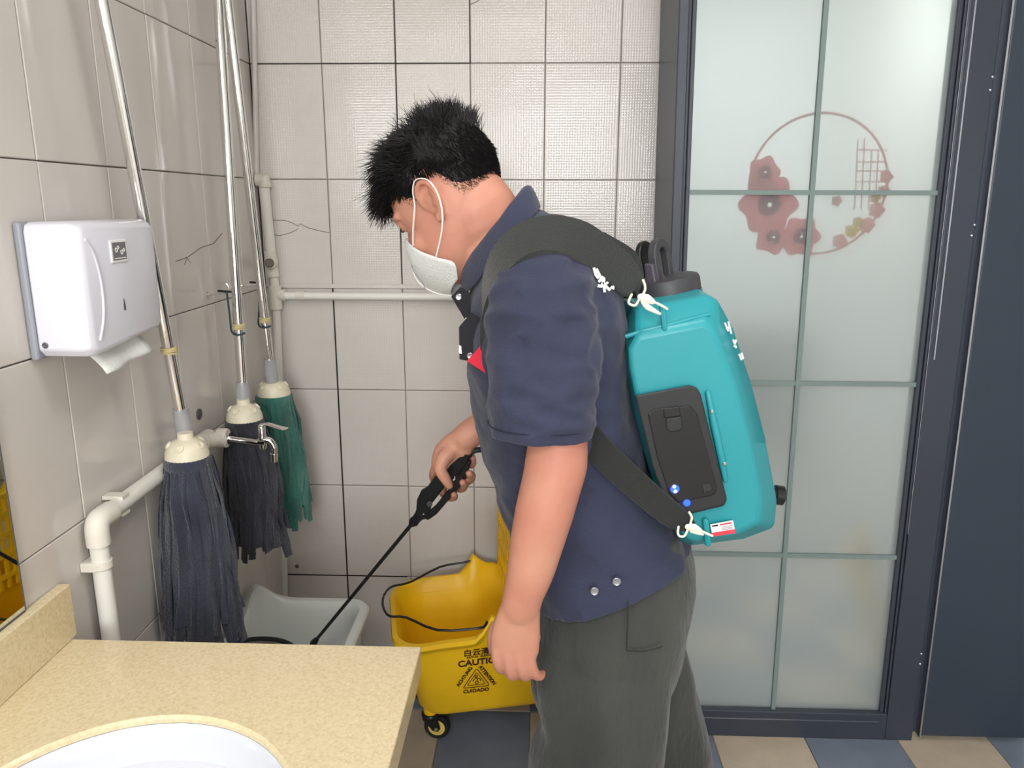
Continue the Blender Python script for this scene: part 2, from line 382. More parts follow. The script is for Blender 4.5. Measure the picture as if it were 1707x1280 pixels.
# lamps
for (x, y, s) in ((-.35, -.9, .9), (.35, .75, .6)):
    t = thing('ceiling_lamp', 'square white ceiling lamp panel %s' % ('over the room behind the camera' if s > .7 else 'above the man at the tiled wall'), 'lamp', (x, y, CZ))
    mb = MB(); h = s/2+.02
    mb.box((x-h, y-h, CZ-.03), (x+h, y-h+.02, CZ)); mb.box((x-h, y+h-.02, CZ-.03), (x+h, y+h, CZ)); mb.box((x-h, y-h+.02, CZ-.03), (x-h+.02, y+h-.02, CZ)); mb.box((x+h-.02, y-h+.02, CZ-.03), (x+h, y+h-.02, CZ))
    mb.build('frame', M['silver'], t, smooth=False)

# ================================================================== GLASS DOOR AND PANEL
DY = 1.885; SH = -.0155; KD = .9334
def dx(x, z): return x + SH*(z+.47)
def dbox(mb, x0, x1, y0_, y1_, z0, z1):
    vs = [(dx(x, z)*KD, y, z*KD) for z in (z0, z1) for x, y in ((x0, y0_), (x1, y0_), (x1, y1_), (x0, y1_))]
    mb.add(vs, [(0, 3, 2, 1), (4, 5, 6, 7), (0, 1, 5, 4), (1, 2, 6, 5), (2, 3, 7, 6), (3, 0, 4, 7)])
ZT = 1.17; ZB = -1.565
mb = MB(); dbox(mb, .346, .372, DY, BY-.001, ZB, ZT); door = mb.build('door_1', M['frame'], smooth=False, bevel=.003, kind='structure')
def dpart(name, m, *a, **k):
    b_ = MB(); dbox(b_, *a); return b_.build(name, M[m], door, smooth=False, **k)
dpart('jamb_groove', 'frame', .372, .379, DY+.014, DY+.06, ZB, ZT)
dpart('stile', 'frame', .3795, .390, DY+.004, DY+.05, ZB, ZT, bevel=.002)
dpart('bottom_rail', 'frame', .391, 1.0355, DY+.004, DY+.05, ZB, -1.476, bevel=.003)
dpart('rail_bead', 'silver', .395, 1.012, DY+.0025, DY+.01, -1.503, -1.501)
dpart('stile', 'frame', 1.016, 1.026, DY+.012, DY+.05, -1.4758, ZT, bevel=.001)
dpart('stile', 'frame', 1.028, 1.034, DY+.008, DY+.05, -1.476, ZT, bevel=.001)
dpart('bead', 'silver', 1.0345, 1.036, DY+.006, DY+.03, -.9, ZT)
dpart('bead', 'silver', 1.047, 1.0505, DY+.001, DY+.03, -.4, ZT)
dpart('stile', 'frame', 1.0362, 1.1155, DY+.0045, DY+.06, ZB, ZT, bevel=.003)
dpart('closing_strip', 'silver', 1.131, 1.136, DY-.004, DY+.03, ZB+.02, ZT)
dpart('stile', 'frame', 1.116, 1.131, DY+.02, DY+.06, ZB+.02, ZT)
# panes and glazing bars
zs = [-1.476, -.976, -.472, .028, .53, 1.03]; xg = [.388, .702, 1.018]
for i in range(2):
    for k in range(5):
        dpart('pane', 'frost', xg[i], xg[i+1], DY+.022, DY+.028, zs[k], zs[k+1])
M['bar'] = mat('grey_glazing_bar', (118, 134, 132), .5)
for k in (1, 2, 3, 4):
    for i in range(2): dpart('glazing_bar', 'bar', xg[i]+(.006 if i else 0), xg[i+1]-(.006 if i == 0 else 0), DY+.014, DY+.024, zs[k]-.006, zs[k]+.006)
dpart('glazing_bar', 'bar', .696, .708, DY+.013, DY+.025, -1.476, 1.03)
for (u, v) in [(1655, 128), (1651, 150), (1625, 375), (1620, 393), (1536, 1090), (1534, 1107)]:
    mb = MB(); mb.lathe(at(u, v, DY+.003), [(.0035, .003), (.0035, -.0005), (.002, -.002), (.0003, -.0022)], (0, 1, 0), 10)
    mb.build('screw', M['silver'], door)
mb = MB(); dbox(mb, 1.140, 1.452, DY+.002, DY+.05, -1.545, ZT); mb.build('partition_panel', M['panel'], smooth=False, bevel=.004, kind='structure')
mb = MB(); dbox(mb, 1.47, 1.72, DY+.10, DY+.16, -H/KD, CZ/KD); mb.build('wall_right', M['paint'], smooth=False, kind='structure')
# round flower wreath behind the glass
WY = DY+.041
t = thing('door_wreath', 'round red hoop wreath with poppy flowers behind the frosted glass', 'wreath', at(1365, 310, WY))
for k_, c_ in (('rednap', (246, 178, 182)), ('pinkdec', (245, 195, 195)), ('yellowdec', (235, 215, 120)), ('plum', (180, 105, 130))):
    m_ = bpy.data.materials.new('translucent_' + k_); m_.use_nodes = True; nt_ = m_.node_tree; a_ = nt_.nodes.new('ShaderNodeBsdfTranslucent'); a_.inputs[0].default_value = (*lin(c_), 1)
    b_ = nt_.nodes['Principled BSDF']; b_.inputs['Base Color'].default_value = (*lin(c_), 1); b_.inputs['Roughness'].default_value = .8
    x_ = nt_.nodes.new('ShaderNodeMixShader'); x_.inputs[0].default_value = .3; nt_.links.new(a_.outputs[0], x_.inputs[1]); nt_.links.new(b_.outputs[0], x_.inputs[2]); nt_.links.new(x_.outputs[0], nt_.nodes['Material Output'].inputs[0]); M[k_] = m_
cc = at(1363, 308, WY); rr = (at(1478, 308, WY)-at(1248, 308, WY)).length/2
mb = MB(); mb.tube([cc+Vector((math.cos(a)*rr, 0, math.sin(a)*rr)) for a in [2*PI*k/48 for k in range(49)]], .003, n=8); mb.build('hoop', M['rednap'], t)
def flower(u, v, r, petals, pm, cm, core=True):
    c = at(u, v, WY-.004); b_ = MB(); R_ = []
    n = 40
    for k, (q, d) in enumerate([(.05, 0), (.5, -.004), (1, .002), (1.0, .004)]):
        R_.append([c+Vector((math.cos(2*PI*j/n)*r*q*(1+.12*q*math.cos(petals*2*PI*j/n)), d, math.sin(2*PI*j/n)*r*q*(1+.12*q*math.cos(petals*2*PI*j/n)))) for j in range(n)])
    b_.rings(R_); f = b_.build('flower', M[pm], t)
    if core:
        b_ = MB(); b_.lathe(c+Vector((0, -.005, 0)), [(r*.42, .002), (r*.36, -.002), (r*.1, -.002)], (0, 1, 0), 16); b_.build('flower_centre', M[cm], f)
        b_ = MB(); b_.lathe(c+Vector((0, -.009, 0)), [(r*.09, .002), (r*.07, -.002), (r*.01, -.002)], (0, 1, 0), 10); b_.build('stamen', M['print_white'], f)
flower(1274, 287, .036, 5, 'rednap', 'plum'); flower(1281, 341, .066, 6, 'rednap', 'plum'); flower(1288, 395, .04, 5, 'rednap', 'plum'); flower(1334, 394, .046, 6, 'rednap', 'plum')
for (u, v, r, pm) in [(1400, 402, .017, 'pinkdec'), (1420, 385, .016, 'yellowdec'), (1445, 375, .018, 'pinkdec'), (1462, 350, .018, 'pinkdec'), (1474, 318, .014, 'pinkdec'), (1478, 295, .015, 'pinkdec'), (1430, 370, .012, 'yellowdec'), (1395, 335, .012, 'pinkdec'), (1460, 330, .012, 'yellowdec')]:
    flower(u, v, r, 5, pm, 'plum', False)
mb = MB()
for u in (1430, 1441, 1453, 1464): mb.tube([at(u, 232 if u < 1450 else 250, WY), at(u-6, 350, WY)], .0016, n=5)
for v in (250, 270, 285, 303, 320): mb.tube([at(1428, v, WY), at(1478, v, WY)], .0016, n=5)
mb.build('lattice', M['pinkdec'], t)
# a yellow board standing in the next room
t = thing('caution_board', 'yellow plastic board leaning low behind the frosted door glass', 'board', (1.10, 2.35, -H))
mb = MB(); mb.prism([Vector(p) for p in ((.95, 2.20, -1.08), (1.0, 2.20, -.95), (1.20, 2.20, -1.455), (1.10, 2.20, -1.455))], [Vector(p) for p in ((.95, 2.24, -1.08), (1.0, 2.24, -.95), (1.20, 2.24, -1.455), (1.10, 2.24, -1.455))])
mb.build('board', M['yellow'], t, bevel=.005)

# ================================================================== COUNTER, BASIN, MIRROR
CT = -.704; CXR = -.185; CYB = 1.108
t = thing('washbasin_counter', 'speckled beige quartz countertop with backsplash and cut-out for the basin', 'counter', (-.45, .7, CT))
# slab with elliptical hole
ec = Vector((-.492, .70, CT)); ea, eb = .215, .222
def slab(z0, z1):
    mb = MB(); n = 64; X0, X1, Y0, Y1 = LX+.001, CXR, .1, CYB
    def outer(a):
        dx_, dy_ = math.cos(a), math.sin(a); s = 1e9
        if dx_ > 1e-9: s = min(s, (X1-ec.x)/dx_)
        if dx_ < -1e-9: s = min(s, (X0-ec.x)/dx_)
        if dy_ > 1e-9: s = min(s, (Y1-ec.y)/dy_)
        if dy_ < -1e-9: s = min(s, (Y0-ec.y)/dy_)
        return (ec.x+dx_*s, ec.y+dy_*s)
    ang = sorted([2*PI*j/n for j in range(n)]+[math.atan2(y-ec.y, x-ec.x) % (2*PI) for x in (X0, X1) for y in (Y0, Y1)])
    O = [outer(a) for a in ang]; I = [(ec.x+ea*math.cos(a), ec.y+eb*math.sin(a)) for a in ang]; I2 = [(ec.x+(ea+.004)*math.cos(a), ec.y+(eb+.004)*math.sin(a)) for a in ang]
    m = len(ang)
    mb.rings([[Vector((*p, z0)) for p in I], [Vector((*p, z0)) for p in O], [Vector((*p, z1-.002)) for p in O], [Vector((ec.x+(p[0]-ec.x)*.996, ec.y+(p[1]-ec.y)*.996, z1)) for p in O], [Vector((*p, z1)) for p in I2], [Vector((*p, z1-.004)) for p in I], [Vector((*p, z0)) for p in I]], False, False)
    return mb
slab(CT-.010, CT).build('countertop', M['quartz'], t, smooth=False)
mb = MB(); mb.box((LX+.001, .1, CT+.0005), (LX+.021, CYB+.012, CT+.094)); mb.build('backsplash', M['quartz'], t, smooth=False, bevel=.002)
mb = MB(); mb.box((CXR-.02, .1, CT-.05), (CXR-.001, CYB-.001, CT-.0105)); mb.box((LX+.001, CYB-.02, CT-.05), (CXR-.021, CYB-.001, CT-.0105)); mb.build('apron', M['quartz'], t, smooth=False, label='thicker apron edge under the slab')
mb = MB(); mb.box((LX+.03, .12, -H), (CXR-.14, CYB-.12, CT-.06)); mb.build('cabinet_base', M['abs'], t, smooth=False, label='white base below the counter')
t = thing('washbasin', 'white oval ceramic undermount washbasin in the beige counter', 'basin', (ec.x, ec.y, CT-.02))
mb = MB(); n = 56; R_ = []
for k, h in [(1.06, -.011), (1.0, -.0112), (.97, -.024), (.93, -.07), (.82, -.115), (.6, -.142), (.3, -.152), (.08, -.154)]:
    R_.append([Vector((ec.x+ea*k*math.cos(2*PI*j/n), ec.y+eb*k*math.sin(2*PI*j/n), CT+h)) for j in range(n)])
for k, h in [(.08, -.166), (.6, -.154), (.85, -.122), (.98, -.07), (1.06, -.020), (1.06, -.011)]:
    R_.append([Vector((ec.x+ea*k*math.cos(2*PI*j/n), ec.y+eb*k*math.sin(2*PI*j/n), CT+h)) for j in range(n)])
mb.rings(R_, False, False); mb.build('bowl', M['ceramic'], t)
mb = MB(); mb.lathe((ec.x, ec.y, CT-.1535), [(.02, 0), (.02, .002), (.014, .003), (.003, .002)], n=20); mb.build('drain', M['chrome'], t)
t = thing('wall_mirror', 'frameless wall mirror above the backsplash reflecting the yellow wringer', 'mirror', (LX, .6, CT+.1))
mb = MB(); mb.box((LX+.001, .15, CT+.098), (LX+.006, 1.03, .75)); mb.build('mirror_glass', M['mirror'], t, smooth=False)
mb = MB(); mb.box((LX+.001, 1.0302, CT+.096), (LX+.0065, 1.032, .75)); mb.box((LX+.001, .15, CT+.0945), (LX+.0065, 1.0302, CT+.0975)); mb.build('edge_strip', M['darkgrey'], t, smooth=False)

# ================================================================== PAPER DISPENSER
DX0, DX1, DY0, DY1, DZ0, DZ1 = LX+.001, -.685, 1.135, 1.368, -.236, -.030
t = thing('paper_towel_dispenser', 'white plastic paper towel dispenser on the left tiled wall', 'dispenser', (LX, 1.25, -.13))
mb = MB(); mb.box((DX0, DY0-.004, DZ0-.004), (DX0+.012, DY1+.003, DZ1)); mb.build('back_plate', M['absgrey'], t, smooth=False, bevel=.004)
mb = MB()
prof = [(0, .0), (.03, -.004), (.07, -.002), (.12, .006), (.17, .012), (.233, .02)]     # underside rises to the far side
def drect(x, ins):
    top = [(y, DZ1-ins) for y in (DY0+ins+.012, DY1-ins-.012)]
    pts = [Vector((x, DY0+ins, DZ0+ins+.012)), Vector((x, DY0+ins, DZ1-ins-.014)), Vector((x, DY0+ins+.004, DZ1-ins-.004)), Vector((x, DY0+ins+.014, DZ1-ins)),
           Vector((x, DY1-ins-.014, DZ1-ins)), Vector((x, DY1-ins-.004, DZ1-ins-.004)), Vector((x, DY1-ins, DZ1-ins-.014)),
           Vector((x, DY1-ins, DZ0+.022+ins)), Vector((x, DY1-ins-.012, DZ0+.010+ins)), Vector((x, (DY0+DY1)/2, DZ0+.006+ins)), Vector((x, DY0+.06, DZ0+ins)), Vector((x, DY0+ins+.012, DZ0+ins))]
    return pts
mb.rings([drect(DX0+.0125, .0), drect(DX1-.018, 0), drect(DX1-.006, .003), drect(DX1, .010)])
mb.build('cover', M['abs'], t, bevel=.003)
# raised curved grip rib on the front
mb = MB()
pts = [(DY0+.014, DZ1-.026), (DY0+.030, DZ1-.045), (DY0+.041, DZ1-.080), (DY0+.043, DZ1-.115), (DY0+.037, DZ1-.150), (DY0+.022, DZ0+.026)]
mb.tube([(DX1+.0005, y, z) for y, z in pts], .0022, n=8, ref=(1, 0, 0), smooth=5, rnd=True); mb.build('grip_rib', M['abs'], t)
mb = MB(); mb.box((DX1, DY0+.078, DZ1-.066), (DX1+.0025, DY0+.126, DZ1-.030)); fr = mb.build('label_frame', M['white'], t, smooth=False, bevel=.001)
mb = MB(); mb.box((DX1+.0026, DY0+.082, DZ1-.062), (DX1+.0032, DY0+.122, DZ1-.034)); mb.build('label_plate', M['print_grey'], fr, smooth=False)
mb = MB()
for (y, z, s) in [(.092, -.046, .004), (.098, -.042, .003), (.108, -.050, .004), (.115, -.047, .003)]:
    mb.lathe((DX1+.0034, DY0+y, DZ1+z), [(s, -.0002), (s, .0003), (s*.6, .0003), (s*.5, -.0002)], (1, 0, 0), 10)
mb.box((DX1+.0033, DY0+.085, DZ1-.060), (DX1+.0036, DY0+.119, DZ1-.0585)); mb.build('pictogram', M['print_white'], fr, smooth=False)
mb = MB(); mb.prism([Vector((DX1+.0001, DY0+y, DZ1+z)) for y, z in ((.103, -.125), (.1065, -.137), (.1065, -.145), (.101, -.145), (.101, -.137))], [Vector((DX1+.0008, DY0+y, DZ1+z)) for y, z in ((.103, -.125), (.1065, -.137), (.1065, -.145), (.101, -.145), (.101, -.137))])
mb.build('lock_slot', M['darkgrey'], t, smooth=False)
mb = MB(); mb.lathe((DX0+.024, DY0+.0005, DZ0+.020), [(.0048, .001), (.0048, -.002), (.003, -.003), (.001, -.0015)], (0, 1, 0), 12); mb.build('key_lock', M['darkgrey'], t)
# tongue of paper hanging out
mb = MB(); R_ = []
for k in range(9):
    s = k/8; z = DZ0+.008-.046*s**1.0; x = -.735+.020*math.sin(s*1.6)+.012*s
    R_.append([Vector((x+.004*math.sin(q*.9), DY0+.045+.014*s+q*.0165, z+.0015*q-.0005*math.sin(q)-.004*s*(q/10))) for q in range(10)])
mb.rings(R_, False, False, close=False)
mb.build('paper_sheet', M['paper'], t, solid=.0006)

# ================================================================== PIPES
t = thing('corner_water_pipe', 'white plastic water pipe in the back corner with branch along the tiled wall', 'pipe', (-.745, 2.13, -.25))
PX = -.748; PYb = BY-.022
mb = MB(); mb.tube([at(421, -60, PYb+.014), at(428, 292, PYb+.014)], .0075, n=12); mb.build('riser', M['tile'], t, label='thin cream pipe above the elbow')
A_ = at(439, 300, PYb); B_ = at(452, 425, PYb); C_ = at(460, 490, PYb); D_ = at(468, 700, PYb); E_ = at(474, 1000, PYb)
mb = MB(); mb.tube([A_, B_], .0145, n=16); mb.build('pipe', M['pvc'], t)
mb = MB(); mb.tube([B_, C_], .0125, n=16); mb.build('pipe', M['pvc'], t)
mb = MB(); mb.tube([C_, D_, E_], .0115, n=16); mb.build('pipe', M['pvc'], t)
mb = MB(); mb.tube([A_+Vector((-.02, .0, .0)), A_+Vector((.004, 0, .0)), A_+Vector((.004, 0, -.02))], .0185, n=16); mb.build('elbow', M['pvcjoint'], t, bevel=.002)
mb = MB(); mb.tube([at(450, 418, PYb), at(456, 462, PYb)], .017, n=16); v_ = mb.build('valve_body', M['pvcjoint'], t, bevel=.002)
mb = MB(); c = at(455, 437, PYb); mb.lathe(c, [(.018, -.01), (.018, -.022), (.015, -.026)], (0, 1, 0), 18); mb.build('valve_collar', M['pvcjoint'], v_)
mb = MB(); mb.lathe(c, [(.0125, -.025), (.0125, -.034), (.010, -.037), (.002, -.037)], (0, 1, 0), 18); mb.build('valve_screw', mat('worn_metal', (128, 122, 112), .4, .6, bump=.4, bscale=300), v_)
mb = MB(); mb.tube([at(458, 476, PYb), at(461, 515, PYb)], .018, n=16); mb.tube([at(459, 492, PYb), at(476, 492, PYb)], .0165, n=16); mb.build('tee', M['pvcjoint'], t)
mb = MB(); mb.tube([at(474, 493, PYb), Vector((.315, PYb, at(770, 495, PYb).z))], .0112, n=14); mb.build('pipe', M['pvc'], t)
for u in (500,):
    mb = MB(); mb.tube([at(u-6, 492.5, PYb), at(u+8, 492.8, PYb)], .0135, n=12); mb.build('pipe_clip', M['pvcjoint'], t)
mb = MB(); mb.box((LX+.03, BY-.006, -.2385), (.320, BY-.0005, -.226)); mb.build('cable_trunk', M['tile'], t, smooth=False, bevel=.001, label='thin cream trunking strip above the pipe')
t = thing('faucet_supply_pipe', 'white plastic pipe with elbow low on the left wall feeding the tap', 'pipe', (-.75, 1.2, -.55))
XP = -.757; zp = -.536
mb = MB(); mb.tube([(XP, 1.200, zp-.03), (XP, 1.200, -1.44)], .0155, n=16); mb.build('pipe', M['pvc'], t)
mb = MB(); mb.tube([(XP, 1.215, zp), (XP, 1.62, zp+.006)], .0155, n=16); mb.build('pipe', M['pvc'], t)
mb = MB(); mb.tube([(XP, 1.200, zp-.042), (XP, 1.200, zp-.018), (XP, 1.203, zp-.006), (XP, 1.212, zp), (XP, 1.245, zp)], .0195, n=18, smooth=3, ref=(1, 0, 0)); mb.build('elbow', M['pvcjoint'], t)
mb = MB(); mb.tube([(XP, 1.200, -.607), (XP, 1.200, -.621)], .019, n=12); mb.box((LX+.001, 1.180, -.622), (XP, 1.220, -.606)); mb.build('pipe_clamp', M['pvcjoint'], t, bevel=.001)
mb = MB(); mb.box((LX+.001, 1.268, zp+.012), (XP+.012, 1.290, zp+.019)); mb.build('pipe_clip', M['pvcjoint'], t, smooth=False); mb = MB(); mb.box((LX+.001, 1.268, zp-.019), (XP+.01, 1.290, zp-.013)); mb.build('pipe_clip', M['pvcjoint'], t, smooth=False)
t = thing('wall_tap', 'chrome lever tap on a white fitting beside the dark mops', 'tap', (-.74, 1.66, zp))
a = Vector((-.757, 1.64, zp+.006)); b = at(377, 730, 1.66)
mb = MB(); mb.tube([a-Vector((0, .02, 0)), a+Vector((0, .028, 0))], .021, n=16, ref=(1, 0, 0)); mb.tube([a, b], .018, n=16); mb.tube([b+Vector((-.02, 0, 0)), b+Vector((.004, 0, 0))], .0225, n=16); mb.build('tee_fitting', M['pvcjoint'], t, bevel=.002)
c1 = at(381, 731, 1.66); c2 = at(432, 738, 1.66)
mb = MB(); mb.tube([c1, c1+(c2-c1)*.04], .014, n=18); mb.tube([c1, c2], .0068, n=14); mb.build('extension_pipe', M['chrome'], t)
mb = MB(); q = at(437, 736, 1.66); mb.tube([q-Vector((.008, 0, 0)), q+Vector((.008, 0, 0))], .010, n=14); mb.tube([at(438, 744, 1.66), at(436, 712, 1.66)], [.009, .0085], n=16, rnd=True)
mb.tube([at(440, 733, 1.66), at(450, 735, 1.66), at(457, 745, 1.66), at(457, 757, 1.66)], [.0085, .008, .007, .0068], n=14, smooth=4)
mb.tube([at(457, 756, 1.66), at(457, 769, 1.66)], [.0085, .008], n=16); mb.build('tap_body', M['chrome'], t)
mb = MB(); mb.tube([at(436, 710, 1.66), at(446, 707, 1.66), at(460, 711, 1.655), at(476, 715, 1.65)], [(.006, .008), (.004, .007), (.0035, .010), (.002, .013)], n=12, smooth=4, rnd=True); mb.build('lever', M['chrome'], t)
# wall hooks
def hook(y, lab):
    z = -.214
    t = thing('wall_hook', lab, 'hook', (LX, y, z), 'chrome hooks holding the mops')
    mb = MB(); mb.tube([(LX+.0005, y, z), (LX+.004, y, z)], .008, n=12); mb.tube([(LX+.003, y, z), (LX+.03, y, z+.002), (LX+.045, y, z+.004), (LX+.054, y, z+.014), (LX+.050, y, z+.026), (LX+.040, y, z+.03)], .0024, n=8, smooth=4, rnd=True); mb.build('hook_arm', M['chrome'], t)
    mb = MB(); mb.tube([(LX+.030, y-.003, z+.010), (LX+.062, y-.003, z+.008)], .0028, n=8, rnd=True); mb.build('hook_tip_cover', M['black'], t)
    return Vector((LX+.05, y, z+.005))
h1 = hook(1.782, 'small chrome wall hook nearer the camera holding the middle mop')
h2 = hook(1.987, 'small chrome wall hook nearer the corner holding the green mop')

# ================================================================== MOPS
def mop(lab, top, bot, hr, cap, capr, L0, bot_w, sm, nst, seed, loop=None, bandat=.82):
    rnd = random.Random(seed); top = Vector(top); bot = Vector(bot); cap = Vector(cap)
    t = thing('hanging_mop', lab, 'mop', tuple(cap), 'three string mops hanging on the left wall')
    mb = MB(); mb.tube([top, bot], hr, n=18); mb.build('handle', M['chrome'], t)
    d = (bot-top).normalized()
    b0 = top+(bot-top)*bandat
    mb = MB()
    for k in range(4):
        c = b0+d*(k*.0042-.006); mb.tube([c+Vector((math.cos(a)*(hr+.002), math.sin(a)*(hr+.002), .002*math.sin(a+k))) for a in [2*PI*q/12 for q in range(13)]], .0018, n=6)
    mb.build('rubber_band', M['band'], t)
    mb = MB(); mb.tube([bot-d*.012, bot+d*.05], [hr+.0035, hr+.006], n=18); mb.build('socket_sleeve', M['clear'], t)
    # dome cap
    mb = MB(); r = capr
    mb.lathe(cap, [(hr+.003, .034), (hr+.004, .022), (r*.62, .017), (r*.84, .008), (r*.95, -.004), (r, -.02), (r*.93, -.024), (.01, -.024)], n=32); cp_ = mb.build('cap', M['cream'], t)
    for k in range(5):
        a = 2*PI*k/5+seed; n_ = Vector((math.cos(a), math.sin(a), .75)).normalized(); c = cap+Vector((math.cos(a)*r*.78, math.sin(a)*r*.78, .011))
        b_ = MB(); b_.lathe(c, [(.0085, -.003), (.0085, .0016), (.006, .0022), (.0055, 0), (.001, 0)], n_, 14); b_.build('cap_boss', M['cream'], cp_)
    # strands
    for i in range(nst):
        inner = i % 3 == 2
        a = 2*PI*i/nst + rnd.uniform(-.05, .05); L = L0*rnd.uniform(.93, 1.04) - (.03 if inner else 0) - .03*rnd.random()
        r0 = r*(.90 if not inner else .5); base = cap+Vector((math.cos(a)*r0, math.sin(a)*r0*.9, -.018))
        rb = Vector(bot_w[:2]); sgn = Vector((math.cos(a), math.sin(a)))
        pts = []; ph = rnd.uniform(0, 6); am = rnd.uniform(.002, .006)
        NP = 11
        for k in range(NP):
            s = k/(NP-1); z = -.018-L*s; bul = min(s*5, 1)
            x = sgn.x*(r0+(rb.x-r0)*s + .010*bul*math.sin(PI*min(s*1.2, 1))) + bot_w[2]*s + am*math.sin(s*7+ph)*bul
            y = sgn.y*(r0*.9+(rb.y-r0*.9)*s + .010*bul) + bot_w[3]*s + am*math.cos(s*6+ph)*bul
            pts.append(Vector((max(cap.x+x, LX+.008), cap.y+y, cap.z+z)))
        wd = rnd.uniform(.0095, .0140); ang = Vector((-math.sin(a), math.cos(a), 0)) if not inner else Vector((1, 0, 0))
        mb = MB(); R_ = []
        for k, p in enumerate(pts):
            s = k/(NP-1); fl = wd*(1+.35*math.sin(s*9+ph)); tw = .5*math.sin(s*4+ph)
            A1 = Matrix.Rotation(tw, 3, 'Z') @ ang; B1 = A1.cross(Vector((0, 0, 1)))
            th = .0042
            R_.append([p+A1*(fl*math.cos(2*PI*j/8))+B1*(th*math.sin(2*PI*j/8)*(1+.4*math.cos(4*PI*j/8))) for j in range(8)])
        mb.rings(R_); mb.build('strand', sm, t)
    mb = MB(); mb.lathe(cap, [(r*.97, -.014), (r*1.06, -.022), (r*1.07, -.032), (r*.9, -.045), (.02, -.05)], n=40); mb.build('binding', sm, t)
    if loop is not None:
        mb = MB(); e = b0+Vector((.0, -.0, -.01)); 
        mb.tube([loop+Vector((0, -.004, .004)), loop*.5+e*.5+Vector((-.004, -.012, -.012)), e+Vector((-hr-.004, -.006, 0)), e+Vector((0, -hr-.003, -.008)), e+Vector((hr+.003, 0, -.006))], .0024, n=7, smooth=6); mb.build('hanging_loop', M['cord'], t)
    return t
X1 = -.71
def atx(u, v, X):
    d = FW + RT*((u-853.5)/FOC) + UP*((640-v)/FOC); return d*(X/d.x)
mop('navy string mop nearest the camera hanging lowest over the tub', atx(158, -60, -.72), atx(302, 690, -.715), .0115, atx(311, 748, -.70), .043, .405, (.074, .05, .004, -.01), M['strand_navy'], 52, 1, None, .83)
mop('charcoal string mop hanging in the middle behind the chrome tap', atx(360, -60, -.71), atx(404, 645, -.705), .0112, atx(407, 688, -.70), .043, .345, (.064, .05, .012, 0), M['strand_dark'], 48, 2, h1, .845)
mop('dark green string mop hanging closest to the room corner', atx(372, -60, -.71), atx(450, 605, -.705), .0112, atx(456, 648, -.705), .044, .36, (.06, .045, .012, -.005), M['strand_green'], 46, 3, h2, .875)

# ================================================================== TUB AND PAN
t = thing('mop_sink', 'white plastic mop sink tub on the floor in the corner', 'sink', (-.6, 1.6, -H))
def rrect(cx, cy_, hx, hy, r, n=10, zf=lambda x, y: 0, z=0, rot=0):
    P = []
    for qx, qy, a0 in ((1, 1, 0), (-1, 1, PI/2), (-1, -1, PI), (1, -1, 3*PI/2)):
        for k in range(n):
            a = a0+PI/2*k/(n-1); x = qx*(hx-r)+r*math.cos(a); y = qy*(hy-r)+r*math.sin(a)
            # straight sides get extra points
            P.append((x, y))
    Q = []
    for i in range(len(P)):
        a, b_ = P[i], P[(i+1) % len(P)]; Q.append(a)
        d = math.hypot(a[0]-b_[0], a[1]-b_[1]); m = int(d/.02)
        for k in range(1, m): Q.append((a[0]+(b_[0]-a[0])*k/m, a[1]+(b_[1]-a[1])*k/m))
    ca, sa = math.cos(rot), math.sin(rot)
    return Q, [Vector((cx+x*ca-y*sa, cy_+x*sa+y*ca, z+zf(x, y))) for x, y in Q]
RZ = -1.05; tcx, tcy, thx, thy = -.606, 1.595, .165, .285
def hump(x, y): return .055*math.exp(-((x+thx)**2)/(.05**2))*math.exp(-((y-thy*.93)**2)/(.06**2))*1.0
def tr(ins, z, h=1, r=.06):
    Q, _ = rrect(0, 0, thx, thy, r); Q2, P = rrect(tcx, tcy, thx-ins, thy-ins, max(r-ins, .02), z=z)
    # keep equal point count
    P = []
    for (x, y) in Q:
        kx = (thx-ins)/thx; ky = (thy-ins)/thy
        P.append(Vector((tcx+x*kx, tcy+y*ky, z+hump(x, y)*h)))
    return P
mb = MB(); mb.rings([tr(.045, -H+.002, 0), tr(.03, -1.3, 0), tr(.018, RZ-.03, 1), tr(.002, RZ-.022, 1), tr(0, RZ-.006, 1), tr(.004, RZ, 1), tr(.022, RZ+.001, 1), tr(.029, RZ-.006, 1), tr(.034, RZ-.03, .9), tr(.05, -1.26, 0), tr(.07, -1.30, 0)])
mb.build('tub', M['tub'], t)
t = thing('black_rimmed_pail', 'round steel pail with black rim standing inside the white tub', 'pail', (-.6, 1.47, -1.3))
pc = Vector((-.632, 1.475, 0)); pr = .118
mb = MB(); mb.lathe((pc.x, pc.y, 0), [(.075, -1.292), (.108, -1.002), (.112, -.998), (.106, -.998), (.10, -1.02), (.07, -1.285), (.01, -1.285)], n=48); mb.build('pail_body', M['steel'], t)
mb = MB(); mb.tube([pc+Vector((math.cos(a)*(pr-.006), math.sin(a)*(pr-.006), -.998)) for a in [2*PI*q/48 for q in range(49)]], (.0065), n=10); mb.build('rim', M['rubber'], t)

